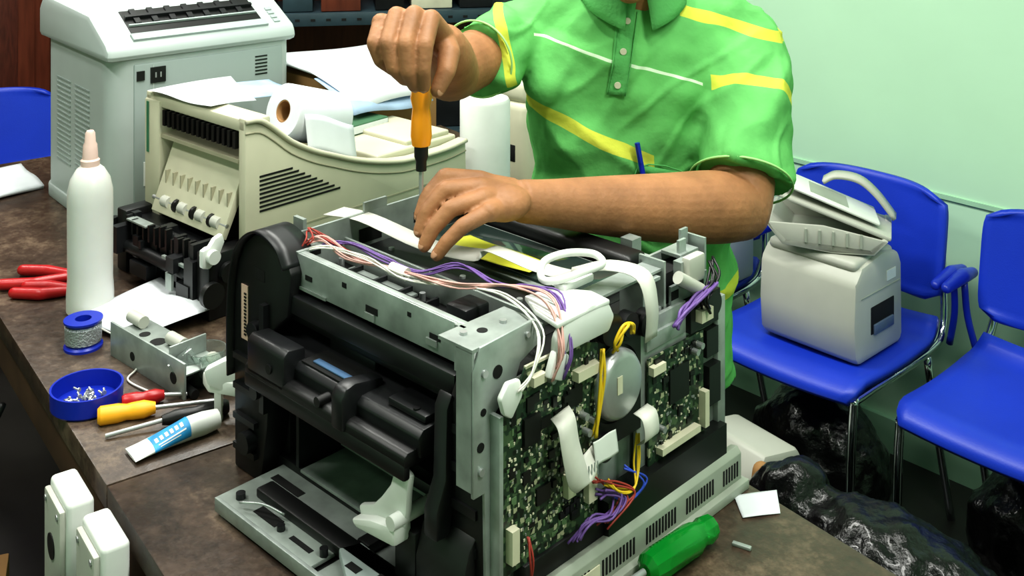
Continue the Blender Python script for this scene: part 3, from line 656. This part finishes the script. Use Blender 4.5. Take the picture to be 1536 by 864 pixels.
lathe('clear_cup_b',cl,M_clear,[(.0,.0),(.020,.0),(.022,.04),(.020,.04),(.018,.003),(0,.003)],(-.045,-.03,.022),(.6,.5,.3),n=24)
lathe('clear_cup_c',cl,M_clear,[(.0,.0),(.020,.0),(.024,.035),(.022,.035),(.018,.003),(0,.003)],(.03,-.045,.022),(-.2,.4,.6),n=24)
cyls('gears',cl,M_lgray,[((.0,.0,.01),(.015,-.01,.04),.012),((.045,-.03,.02),(.045,-.04,.04),.012),((-.035,.03,.0),(-.035,.03,.02),.014),((-.035,.03,.02),(-.035,.03,.045),.006)],14)
cyls('dark_parts',cl,M_chip,[((.02,.03,.01),(.04,.01,.02),.009),((-.02,-.04,.008),(.0,-.06,.008),.007),((-.05,.0,.01),(-.03,-.01,.02),.008)],14)
wp=empty('white_plastic_clip',TP(-.400,1.625,.0))
extr('clip_body',wp,M_white,[(-.04,.055),(-.02,.045),(.03,.05),(.045,.07),(.03,.085),(.01,.095),(-.015,.09),(-.045,.075)],-.012,.008,'xz',bev=.004)
extr('clip_arm',wp,M_white,[(-.04,-.005),(-.055,.02),(-.045,.03),(-.02,.012),(.02,.012),(.035,-.01),(.01,-.02)],.04,.06,'xy',bev=.004)
boxes('clip_legs',wp,M_white,[((-.03,-.008,0),(-.02,.004,.055)),((.02,-.008,0),(.032,.004,.055))])
sheet('paper_pile',None,M_paper,[TP(-1.36,2.70,.006),TP(-1.22,2.55,.006),TP(-1.12,2.68,.006),TP(-1.25,2.85,.006)],.01,th=.008)
for k,(x,y,zt) in enumerate(((-.562,1.474,T-.002),(-.486,1.386,T-.002))):
    e=empty('power_outlet_box',(x,y,zt-.19),AT)
    box('shell',e,M_white,(-.044,-.034,0),(.044,.001,.19),bev=.007,seg=3)
    box('lid',e,M_lgray,(-.038,-.042,.01),(.038,-.033,.18),bev=.003)
    cyls('sockets',e,M_chip,[((0,-.041,.05),(0,-.0435,.05),.016),((0,-.041,.12),(0,-.0435,.12),.016)],20)
    cyls('screws',e,M_silver,[((.028,-.041,.17),(.028,-.0435,.17),.004),((-.028,-.041,.17),(-.028,-.0435,.17),.004)],10)
lathe('plug_adapter',None,mat('adapter_dark',(60,60,56),.3),[(0,0),(.024,0),(.028,.01),(.026,.035),(.012,.045),(0,.045)],(-.585,1.40,T-.11),(-.6,-.6,.2))
cb=empty('cardboard_carton',(-.98,2.02,0),20)
box('carton',cb,M_card,(-.08,-.10,0),(.06,.10,.26),bev=.003)
box('flap',cb,M_card,(-.08,-.15,.255),(.06,-.10,.26),bev=0,rot=(20,0,0))
box('tape',cb,M_cream,(-.02,-.101,.12),(.02,.101,.2615),bev=0)

# ------------------------------------------------------------ chairs
def chair(name,r,q=2.12,arm=True,rz=ANG,loc=None):
    e=empty(name,loc if loc else RQ(r,q),rz)
    W=.205
    def seat(u,v):
        x=(u-.5)*2;y=v*.40
        z=.455-.035*max(0,1-v/.14)**2-.012*math.sin(math.pi*min(1,v))+.010*x*x+.03*max(0,(v-.85)/.15)**2
        w=W*(1-.06*max(0,(v-.8)/.2)**2-.08*max(0,1-v/.08)**2)
        return V((x*w,y,z))
    grid('seat',e,M_chair,seat,16,24,.016)
    def back(u,v):
        a=(u-.5)*2;b=(v-.5)*2
        k=(1-abs(b)**5)**.2 if abs(b)<1 else 0
        kk=.80+.20*k
        hz=.13*(1-.12*abs(a)**4)
        return V((a*W*kk,.44-.035*a*a+.02*b,.655+b*hz))
    grid('backrest',e,M_chair,back,20,16,.014)
    for s,nm in ((-1,'l'),(1,'r')):
        x=s*(W-.01)
        tube('frame_'+nm,e,M_chrome,[(x,-.01,.0),(x,.0,.2),(x,.015,.41),(x,.05,.432),(x,.33,.432),(x,.42,.47),(x*.9,.455,.60),(x*.85,.462,.70)],.0095,10,5)
        tube('rear_leg_'+nm,e,M_chrome,[(x,.46,0),(x,.40,.2),(x,.34,.425)],.0095,10,4)
        if arm:
            tube('arm_tube_'+nm,e,M_blue,[(s*.215,.41,.44),(s*.232,.40,.52),(s*.235,.39,.60)],.008,8,4)
            blob('arm_pad_'+nm,e,M_blue,[('chain',[(s*.235,.435,.612),(s*.235,.38,.618),(s*.235,.30,.612)],[.012,.017,.012])],.004,2)
    cyls('cross_bars',e,M_chrome,[((-W+.01,.05,.428),(W-.01,.05,.428),.008),((-W+.01,.36,.428),(W-.01,.36,.428),.008)])
    return e
chair('blue_waiting_chair',-1.43)
chair('blue_waiting_chair',-.935)
chair('blue_waiting_chair',-1.93,arm=False)
chair('blue_waiting_chair',0,loc=(-1.57,3.28,.0),rz=20,arm=True)
# small printer on chair
S=empty('compact_laser_printer',(.752,2.445,.460),43);S.scale=(1,1,.90)
extr('body',S,M_lgray,[(0.012,0),(.2,0),(.208,.02),(.205,.20),(.19,.235),(.12,.25),(.03,.235),(0,.20),(-.006,.10),(0,.02)],.0,.25,'xz',bev=.012)
box('top_hood',S,M_lgray,(.015,.01,.220),(.185,.24,.250),bev=.014,seg=4)
box('output_slot',S,M_dark,(.06,-.0015,.06),(.165,.012,.13),bev=.004)
box('output_tray',S,mat('tray_gray_blue',(90,105,130),.4),(.07,-.006,.06),(.155,.0,.085),bev=.002)
box('side_panel_line',S,M_gray3,(.02,-.001,.16),(.19,.001,.163),bev=0)
box('label',S,M_white,(.13,-.0015,.175),(.17,0,.20),bev=0)
cv=empty('detached_printer_cover',(.750,2.60,.686),-20)
extr('lower_bowl',cv,M_lgray,[(-.15,.055),(-.11,.008),(.0,.0),(.09,.006),(.12,.04),(.11,.045),(.08,.02),(-.1,.022),(-.14,.06)],-.09,.09,'xz',bev=.003)
extr('bowl_side_a',cv,M_lgray,[(-.15,.055),(-.11,.008),(.0,.0),(.09,.006),(.12,.04),(-.02,.06)],-.09,-.083,'xz',bev=.002)
extr('bowl_side_b',cv,M_lgray,[(-.15,.055),(-.11,.008),(.0,.0),(.09,.006),(.12,.04),(-.02,.06)],.083,.09,'xz',bev=.002)
box('upper_tray',cv,M_lgray,(-.14,-.085,.072),(.13,.085,.082),bev=.004,rot=(-4,17,0))
boxes('tray_ribs',cv,M_gray3,[((-.06+.03*i,-.095,.02),(-.055+.03*i,-.089,.05)) for i in range(5)])
box('upper_lid',cv,M_white,(-.13,-.07,.096),(.10,.075,.104),bev=.004,rot=(-4,20,6))
box('lid_window',cv,M_gray3,(-.06,-.05,.1045),(.03,.05,.1055),bev=0,rot=(-4,20,6))
hl=cat([(-.03,0,.12),(.0,0,.135),(.05,0,.130),(.09,0,.10),(.13,0,.05)],6)
grid('handle_arch',cv,M_lgray,lambda u,v:hl[round(u*(len(hl)-1))]+V((0,.035+.045*v,0)),len(hl)-1,2,.009)
S2=empty('gray_scanner',(.52,2.83,.468),43)
extr('body',S2,M_gray,[(0,0),(.16,0),(.165,.2),(.14,.27),(.05,.28),(0,.24)],.0,.24,'xz',bev=.012)
box('panel',S2,M_gray2,(-.002,.03,.05),(.004,.21,.15),bev=.002)
F=empty('floor_printer',(.485,2.26,0),35)
extr('body',F,M_lgray,[(0,0),(.17,0),(.175,.28),(.14,.345),(.04,.36),(0,.30)],0,.18,'xz',bev=.01)
box('front_panel',F,M_gray2,(.02,-.004,.05),(.15,.004,.22),bev=.004)
box('front_slot',F,M_dark,(.03,-.006,.235),(.14,.004,.27),bev=.002)
def bagd(c,n): return .022*noise.noise(c*9)+.012*noise.noise(c*23+V((3,1,2)))+.005*abs(noise.noise(c*60))
bg=empty('black_plastic_bag')
cbag=RQ(-1.03,1.88)
blob('bag',bg,M_bag,[('e',cbag+V((0,0,.20)),(.27,.16,.20),Matrix.Rotation(math.radians(ANG),4,'Z')),('e',cbag+rd*-.19+V((0,0,.21)),(.10,.12,.21))],.009,1,bagd)
tw=cbag+rd*-.27+V((0,0,.30))
blob('twist',bg,M_card,[('chain',[tw+V((.02,0,-.10)),tw+V((-.005,0,0)),tw+V((.01,0,.06))],[.02,.012,.018])],.004,1)
bg2=empty('black_plastic_bag')
c2=RQ(-1.42,2.30)
blob('bag',bg2,M_bag,[('e',c2+V((0,0,.17)),(.17,.13,.17),Matrix.Rotation(math.radians(ANG),4,'Z'))],.009,1,bagd)
bg3=empty('black_plastic_bag')
c3=RQ(-.93,2.38)
blob('bag',bg3,M_bag,[('e',c3+V((0,0,.15)),(.17,.12,.16),Matrix.Rotation(math.radians(ANG),4,'Z'))],.009,1,bagd)
bx=empty('black_equipment_case',RQ(-.60,1.80),ANG)
box('case',bx,M_black,(-.12,-.05,0),(.35,.28,.30),bev=.012)
box('lid',bx,M_black2,(-.125,-.055,.28),(.355,.285,.33),bev=.01)

# ------------------------------------------------------------ back shelf, cabinet
SX,SY=-1.28,3.56
sh=empty('steel_shelving',(SX,SY,0),9)
SZ=(.25,.62,1.02,1.45)
for i,z in enumerate(SZ):
    box('board_%d'%i,sh,M_shelf,(0,0,z),(1.35,.32,z+.02),bev=.002)
    box('lip_%d'%i,sh,M_shelf,(0,-.006,z-.02),(1.35,0,z+.022),bev=.001)
    boxes('lip_holes_%d'%i,sh,M_dark,[((.03+k*.05,-.0072,z-.004),(.045+k*.05,-.0055,z+.004)) for k in range(26)])
for i,(x,y) in enumerate(((0,0),(1.32,0),(0,.29),(1.32,.29))): box('post_%d'%i,sh,M_shelf,(x,y,0),(x+.03,y+.03,1.85),bev=.001)
box('back_panel',sh,M_wood,(.03,.30,.1),(1.32,.31,1.8),bev=0)
random.seed(5)
cols=[M_cream,M_black2,M_card,M_wood,M_chip,M_shelf,M_black]
i=0
for z,x0,x1 in ((.642,.04,1.3),(1.042,.04,1.3),(1.472,.05,1.3)):
    x=x0
    while x<x1-.12:
        w=random.uniform(.08,.2);h=random.uniform(.05,.2)
        k=random.randint(1,3) if h<.12 else 1
        for j in range(k):
            box('stored_item_%d'%i,sh,random.choice(cols),(x+random.uniform(0,.01),.02+random.uniform(0,.03),z+j*h/k),(x+min(w,x1-x),.27,z+(j+1)*h/k-.002),bev=.003);i+=1
        x+=w+random.uniform(.01,.04)
cab=empty('wooden_cabinet',RQ(-4.15,.5),ANG+90)
box('body',cab,M_wood,(0,0,0),(1.06,.4,1.35),bev=.004)
box('top',cab,M_wood,(-.02,-.02,1.35),(1.08,.42,1.38),bev=.004)
M_wp=mat('wood_panel',(78,36,25),.5,var=.3,stretch=(8,8,1))
for k in range(2): 
    box('door_%d'%k,cab,M_wood,(.03+k*.5,-.015,.06),(.50+k*.5,0,1.3),bev=.004)
    box('door_panel_%d'%k,cab,M_wp,(.09+k*.5,-.02,.14),(.44+k*.5,-.012,1.2),bev=.004)
tube('hanging_cable',None,M_black,[(-.98,1.9,.006),(-.95,1.95,.2),(-1.0,2.0,.4),(-.9,1.98,.62)],.006)

# ------------------------------------------------------------ MAN
man=empty('man_in_green_polo')
prims=[]
prims.append(('schain',[(.01,1.89,1.29),(-.04,1.79,1.28),(-.09,1.68,1.272)],[.052,.047,.042]))
rw=V((-.092,1.515,1.345))
prims.append(('schain',[(-.06,1.74,1.276),(-.09,1.68,1.272),(-.09,1.61,1.295),(-.087,1.55,1.322),tuple(rw)],[.043,.043,.041,.034,.029]))
rm=[V((-.171,1.458,1.384)),V((-.150,1.452,1.394)),V((-.127,1.450,1.396)),V((-.105,1.453,1.390))]
for k in rm: prims.append(('c',rw.lerp(k,.15),k,.020,.0125))
prims.append(('e',(-.125,1.482,1.378),(.036,.03,.018)))
rf=[[rm[0],(-.176,1.430,1.362),(-.168,1.428,1.340),(-.153,1.438,1.326)],
    [rm[1],(-.157,1.418,1.364),(-.150,1.414,1.334),(-.137,1.428,1.316)],
    [rm[2],(-.134,1.414,1.364),(-.131,1.410,1.330),(-.124,1.426,1.308)],
    [rm[3],(-.110,1.418,1.362),(-.112,1.412,1.332),(-.112,1.422,1.308)]]
for i,f in enumerate(rf): prims.append(('chain',[V(q) for q in f],[[.0108,.0100,.0086,.0076],[.0118,.0110,.0094,.0082],[.0120,.0112,.0096,.0084],[.0118,.0110,.0096,.0084]][i]))
prims.append(('chain',[V((-.095,1.50,1.352)),V((-.083,1.475,1.342)),V((-.085,1.452,1.322)),V((-.096,1.442,1.299))],[.020,.0155,.0125,.0098]))
prims.append(('schain',[(.395,1.87,1.27),(.37,1.78,1.17),(.350,1.71,1.09),(.342,1.685,1.066)],[.055,.054,.050,.047]))
prims.append(('schain',[(.342,1.685,1.066),(.30,1.655,1.078),(.22,1.61,1.092),(.12,1.56,1.112),(.05,1.522,1.128),(.012,1.502,1.137)],[.047,.052,.048,.039,.031,.028]))
lw=V((.012,1.502,1.138))
lm=[V((-.045,1.487,1.170)),V((-.043,1.467,1.166)),V((-.038,1.448,1.158)),V((-.030,1.432,1.146))]
for k in lm: prims.append(('c',lw,k,.022,.0132))
prims.append(('e',(-.012,1.472,1.145),(.038,.034,.024)))
lf=[[lm[0],(-.088,1.474,1.178),(-.110,1.462,1.157),(-.119,1.452,1.134)],
    [lm[1],(-.087,1.452,1.167),(-.109,1.442,1.144),(-.118,1.436,1.120)],
    [lm[2],(-.078,1.430,1.151),(-.100,1.422,1.129),(-.111,1.418,1.108)],
    [lm[3],(-.062,1.412,1.135),(-.082,1.406,1.117),(-.094,1.405,1.101)]]
for i,f in enumerate(lf): prims.append(('chain',[V(q) for q in f],[[.0125,.0117,.0103,.0090],[.0125,.0117,.0103,.0090],[.0120,.0112,.0100,.0088],[.0110,.0102,.0092,.0082]][i]))
prims.append(('chain',[V((.0,1.51,1.145)),V((-.04,1.513,1.155)),V((-.075,1.505,1.147)),V((-.104,1.492,1.130))],[.020,.0165,.0130,.0100]))
prims.append(('chain',[(.01,1.89,1.29),(.12,1.895,1.31),(.21,1.89,1.32),(.30,1.885,1.31),(.395,1.87,1.27)],[.045]*5))
prims.append(('schain',[(.21,1.88,1.31),(.20,1.845,1.39),(.19,1.80,1.45)],[.062,.055,.056]))
Hc=V((.185,1.775,1.495));HM=Matrix.Translation(Hc)@Matrix.Rotation(math.radians(25),4,'X')
def hp(c,r): return ('e',HM@V(c),r,HM)
def hc(a,b,ra,rb): return ('c',HM@V(a),HM@V(b),ra,rb)
prims+=[hp((0,.012,.03),(.073,.092,.085)),hp((0,-.028,-.02),(.062,.060,.078)),hp((0,-.036,-.07),(.048,.045,.040)),hp((0,-.064,-.098),(.022,.018,.016)),
 hc((0,-.080,.014),(0,-.104,-.026),.007,.0115),hp((.011,-.095,-.029),(.008,.010,.007)),hp((-.011,-.095,-.029),(.008,.010,.007)),
 hc((-.042,-.068,.021),(-.012,-.079,.020),.009,.010),hc((.012,-.079,.020),(.042,-.068,.021),.010,.009),
 hc((-.018,-.078,-.054),(.018,-.078,-.054),.007,.007),hc((-.013,-.079,-.064),(.013,-.079,-.064),.0075,.0075),
 hp((.034,-.052,-.022),(.028,.026,.030)),hp((-.034,-.052,-.022),(.028,.026,.030)),
 hp((.029,-.073,.006),(.0145,.0135,.0115)),hp((-.029,-.073,.006),(.0145,.0135,.0115)),
 hp((.073,.012,-.008),(.010,.017,.029)),hp((-.073,.012,-.008),(.010,.017,.029))]
body=blob('body_skin',man,M_skin,prims,.0021,2,soft=lambda c:c.z>1.375 and c.y>1.60 and c.x>.05)
M_eye=mat('eye_white',(225,218,210),.25,var=.01);M_iris=mat('iris',(35,22,15),.2);M_lip=mat('lips',(140,82,70),.5)
for s in (-1,1):
    nm='r' if s<0 else 'l'
    bm=bmesh.new();_ball(bm,HM@V((s*.029,-.0755,-.001)),.0108);bmfin(bm,'eye_'+nm,man,M_eye,True)
    bm=bmesh.new();_ball(bm,HM@V((s*.029,-.0850,-.0045)),(.0048,.0025,.0048),HM);bmfin(bm,'iris_'+nm,man,M_iris,True)
    tube('brow_'+nm,man,M_hair,[HM@V((s*.013,-.0875,.027)),HM@V((s*.028,-.084,.0325)),HM@V((s*.047,-.070,.028))],.0032)
tube('mouth',man,M_lip,[HM@V((-.022,-.0785,-.0585)),HM@V((-.008,-.0845,-.059)),HM@V((.008,-.0845,-.059)),HM@V((.022,-.0785,-.0585))],.0022)
blob('hair',man,M_hair,[hp((0,.022,.048),(.080,.092,.078)),hp((0,.05,.01),(.075,.062,.07)),hp((0,-.018,.074),(.070,.064,.046))],.005,5,disp=lambda c,n:.0025*noise.noise(c*90))
def nail(k,tip,prev,up,r):
    tip=V(tip);d=(tip-V(prev)).normalized();u=(V(up)-d*V(up).dot(d)).normalized();w=d.cross(u)
    Mx=Matrix((w,d,u)).transposed().to_4x4();bm=bmesh.new();_ball(bm,tip+u*r*.76,(r*.55,r*.7,r*.22),Mx);bmfin(bm,'nail_%s'%k,man,M_nail,True)
for i,f in enumerate(rf): nail('r%d'%i,f[3],f[2],(0,-1,-.1),.0080)
for i,f in enumerate(lf): nail('l%d'%i,f[3],f[2],(-.5,-.8,.5),.0085)
nail('rt',(-.096,1.442,1.299),(-.085,1.452,1.322),(.6,-.8,0),.0095)
# shirt
def stripe(N,L,tc,n,off,hw,masks=()):
    dp=N.new('ShaderNodeVectorMath');dp.operation='DOT_PRODUCT';dp.inputs[1].default_value=n;L.new(tc,dp.inputs[0])
    s=N.new('ShaderNodeMath');s.operation='SUBTRACT';s.inputs[1].default_value=off;L.new(dp.outputs['Value'],s.inputs[0])
    a=N.new('ShaderNodeMath');a.operation='ABSOLUTE';L.new(s.outputs[0],a.inputs[0])
    l=N.new('ShaderNodeMath');l.operation='LESS_THAN';l.inputs[1].default_value=hw;L.new(a.outputs[0],l.inputs[0])
    out=l.outputs[0]
    for (mn,mo,op) in masks:
        d2=N.new('ShaderNodeVectorMath');d2.operation='DOT_PRODUCT';d2.inputs[1].default_value=mn;L.new(tc,d2.inputs[0])
        c=N.new('ShaderNodeMath');c.operation=op;c.inputs[1].default_value=mo;L.new(d2.outputs['Value'],c.inputs[0])
        mm=N.new('ShaderNodeMath');mm.operation='MULTIPLY';L.new(out,mm.inputs[0]);L.new(c.outputs[0],mm.inputs[1]);out=mm.outputs[0]
    return out
def shirt_mat():
    m=mat('green_polo_cloth',(106,180,104),.95,var=.10,scale=22,bump=.5,bscale=16,spec=.06)
    nt=m.node_tree;N=nt.nodes;L=nt.links;b=N['Principled BSDF']
    src=b.inputs['Base Color'].links[0].from_socket
    tcn=N.new('ShaderNodeTexCoord');tc0=tcn.outputs['Object']
    nz=N.new('ShaderNodeTexNoise');nz.inputs['Scale'].default_value=7;L.new(tc0,nz.inputs['Vector'])
    ms=N.new('ShaderNodeVectorMath');ms.operation='MULTIPLY_ADD';ms.inputs[1].default_value=(.022,.022,.022);L.new(nz.outputs['Color'],ms.inputs[0])
    su=N.new('ShaderNodeVectorMath');su.operation='SUBTRACT';su.inputs[1].default_value=(.011,.011,.011);L.new(tc0,su.inputs[0]);L.new(su.outputs[0],ms.inputs[2])
    tc=ms.outputs[0]
    G_='GREATER_THAN';LT='LESS_THAN'
    X=(1,0,0)
    tors=[(X,.035,G_),(X,.305,LT)]
    white=[stripe(N,L,tc,(.285,0,1),1.3175,.0024,tors),]
    ya=V((.37-.395,1.78-1.87,1.17-1.27)).normalized()
    o1=ya.dot(V((.378,1.80,1.20)))
    yel=[stripe(N,L,tc,(.42,0,1),1.205,.011,[(X,.01,G_),(X,.22,LT)]),
         stripe(N,L,tc,tuple(ya),o1,.010,[(X,.318,G_)]),
         stripe(N,L,tc,(.25,0,1),1.410,.009,[(X,.27,G_),((0,0,1),1.28,G_)]),
         stripe(N,L,tc,(1,0,.2),.247,.008,[(X,.05,LT),((0,0,1),1.235,G_)]),
         stripe(N,L,tc,(-.1,0,1),.845,.012,[(X,.20,G_)])]
    def chain(prev,msk,col):
        mx=N.new('ShaderNodeMix');mx.data_type='RGBA';L.new(msk,mx.inputs[0]);L.new(prev,mx.inputs[6]);mx.inputs[7].default_value=lin(col)+[1];return mx.outputs[2]
    for w in white: src=chain(src,w,(210,232,202))
    for y in yel: src=chain(src,y,(204,210,84))
    L.new(src,b.inputs['Base Color'])
    return m
M_shirt=shirt_mat();M_collar=mat('collar_green',(94,168,98),.95,var=.06,bump=.2,bscale=150,spec=.1)
M_hem=mat('hem_light',(160,215,135),.8)
sp_=[('loft',[((.205,1.90,.72),.172,.118,.85),((.205,1.90,.82),.172,.118,.85),((.205,1.90,.92),.170,.118,.85),((.205,1.895,1.02),.170,.12,.85),((.205,1.885,1.13),.178,.122,.85),((.208,1.88,1.22),.190,.12,.85),((.21,1.88,1.28),.195,.105,.9),((.21,1.88,1.32),.175,.085,.95),((.21,1.88,1.352),.11,.07,1),((.208,1.875,1.375),.068,.062,1)]),
 ('chain',[(.13,1.885,1.318),(.055,1.885,1.308),(.015,1.885,1.293)],[.05,.058,.062]),
 ('f',(.012,1.882,1.293),(-.055,1.752,1.277),.062,.060),
 ('chain',[(.29,1.885,1.318),(.36,1.878,1.298),(.395,1.868,1.268)],[.05,.062,.070]),
 ('f',(.395,1.868,1.268),(.350,1.712,1.098),.070,.076),
 ('e',(.08,1.84,1.24),(.07,.06,.07)),('e',(.33,1.84,1.22),(.065,.07,.08))]
def ridge(x): return 1-min(1,abs(x)*5)
def fold(c,n):
    f=noise.noise(V((c.x*9+c.z*7,c.y*5,c.z*14-c.x*10)))*.012+noise.noise(V((c.x*26+c.z*14,c.y*10,c.z*16)))*.004
    f+=.0075*ridge(noise.noise(V((c.x*6+c.z*9,c.y*5,c.z*5-c.x*3-3))))-.0035
    f+=.0035*ridge(noise.noise(V((c.x*13-c.z*10,c.y*9,c.z*9+5))))
    return f
shirt=blob('polo_shirt',man,M_shirt,sp_,.0045,5,fold)
for nm,a,b,r in (('sleeve_hem_r',(-.055,1.752,1.277),(.012,1.882,1.293),.0615),('sleeve_hem_l',(.350,1.712,1.098),(.395,1.868,1.268),.0775)):
    u,w=frame(V(b)-V(a));tube(nm,man,M_hem,[V(a)+(u*math.cos(t)+w*math.sin(t))*r for t in [2*math.pi*i/24 for i in range(24)]],.0018,6,2,closed=True)
bvh=BVHTree.FromPolygons([v.co.copy() for v in shirt.data.vertices],[tuple(f.vertices) for f in shirt.data.polygons])
def fy(x,z,off=.003):
    h=bvh.ray_cast(V((x,1.2,z)),V((0,1,0)))
    return V((x,(h[0].y if h[0] else 1.80)-off,z))
def plk(u,v):
    z=1.372-.155*u;x=.188-.024*u+(v-.5)*.028;q=fy(x,z,.0035)
    if z>1.345: q.y=min(q.y,1.80)
    return q
grid('placket',man,M_collar,plk,18,4,.0015)
tubes('placket_seams',man,M_collar,[[fy(.188-.024*u+s*.014,1.345-.128*u,.0045) for u in [i/8 for i in range(9)]] for s in (-1,1)],.0009,5,2)
bm=bmesh.new()
for u in (.15,.5,.9):
    q=fy(.188-.024*u,1.35-.13*u,.006);_cyl(bm,q,q+V((0,-.0025,0)),.0055,.005,14)
bmfin(bm,'buttons',man,M_cream,'auto')
def collar(u,v):
    a=math.radians(-90+12+336*u);fr=abs(u-.5)*2;tip=max(0,(fr-.62)/.38)
    rt=.062;rb=.088+.014*tip;cx,cy=.200,1.862
    r=rt+(rb-rt)*v;zt=1.400-.018*fr;zb=1.358-.040*tip
    q=V((cx+r*math.cos(a),cy+r*math.sin(a)*.95,zt+(zb-zt)*v+.008*math.sin(math.pi*v)))
    if q.y<1.84:
        h=bvh.ray_cast(V((q.x,1.2,q.z)),V((0,1,0)))
        if h[0]: q.y=min(q.y,h[0].y-.006)
    return q
grid('collar',man,M_collar,collar,48,6,.003)
pk=[(.197,1.105),(.285,1.082),(.280,1.0),(.235,.985),(.195,1.0)]
tube('pocket_seam',man,M_collar,[fy(x,z,.003) for x,z in pk],.0012,6,4,closed=True)
grid('pocket_hem',man,M_collar,lambda u,v:fy(.197+.088*u,1.112-.024*u-.012*v,.005),10,2,.0015)
a=fy(.196,1.145,.007);b=fy(.205,1.095,.009);a.y=min(a.y,b.y+.004)
cyls('pen',man,M_blue,[(a,b,.0042),(a+V((0,-.0055,0)),a.lerp(b,.6)+V((0,-.0055,0)),.0016)],12)
blob('trousers',man,M_trous,[('e',(.195,1.91,.80),(.155,.105,.12)),('chain',[(.115,1.915,.80),(.11,1.91,.45),(.105,1.94,.10)],[.085,.066,.055]),('chain',[(.275,1.915,.80),(.28,1.91,.45),(.285,1.94,.10)],[.085,.066,.055])],.009,3,lambda c,n:.004*noise.noise(V((c.x*12,c.y*12,c.z*25))))
for s,x in (('r',.10),('l',.29)):
    blob('shoe_'+s,man,M_shoe,[('chain',[(x,1.96,.045),(x,1.88,.04),(x,1.80,.032)],[.045,.042,.032])],.005,2,lambda c,n:max(0,.004-c.z)if c.z<.004 else 0)
sd=empty('orange_screwdriver',(-.1185,1.462,1.12))
lathe('handle',sd,M_orange,[(0,.222),(.007,.222),(.012,.216),(.0125,.175),(.0145,.165),(.0115,.152),(.0130,.138),(.0140,.115),(.0120,.103),(0,.103)],(0,0,0),n=12)
lathe('ferrule',sd,M_black,[(0,.104),(.0092,.104),(.0092,.088),(.0070,.082),(.0070,.070),(0,.070)],(0,0,0),n=16)
cyl('shaft',sd,M_silver,(0,0,-.02),(0,0,.078),.0030)

# ------------------------------------------------------------ lights
def area(name,loc,sx,sy,pw,rz=0,col=(1,1,.94)):
    l=D.lights.new(name,'AREA');l.shape='RECTANGLE';l.size=sx;l.size_y=sy;l.energy=pw;l.color=col
    o=D.objects.new(name,l);C.scene.collection.objects.link(o);o.location=loc;o.rotation_euler=(0,0,math.radians(rz));return o
for i,(r,q,pw) in enumerate(((-.9,1.1,35),(-2.4,1.3,34),(-1.6,-.3,27),(.6,.9,38),(-3.4,.4,25))):
    p=RQ(r,q,CH-.07);fx=empty('ceiling_light_fixture',RQ(r,q,CH),ANG)
    box('housing',fx,M_white,(-.62,-.12,-.05),(.62,.12,0),bev=.004)
    area('fluorescent_lamp_%d'%i,p,1.2,.2,pw,ANG)
w=D.worlds.new('World');C.scene.world=w;w.use_nodes=True
w.node_tree.nodes['Background'].inputs[0].default_value=(.8,.9,.88,1);w.node_tree.nodes['Background'].inputs[1].default_value=.3
# ------------------------------------------------------------ camera
cd=D.cameras.new('camera');cam=D.objects.new('camera',cd);C.scene.collection.objects.link(cam)
cam.location=(0,0,1.63);cam.rotation_euler=(math.radians(90),0,0)
cd.sensor_width=36;cd.lens=1680/1536*36;cd.shift_y=-682/1536;cd.clip_start=.02
C.scene.camera=cam
C.scene.view_settings.view_transform='Standard'
try: C.scene.view_settings.look='Medium High Contrast'
except Exception: pass
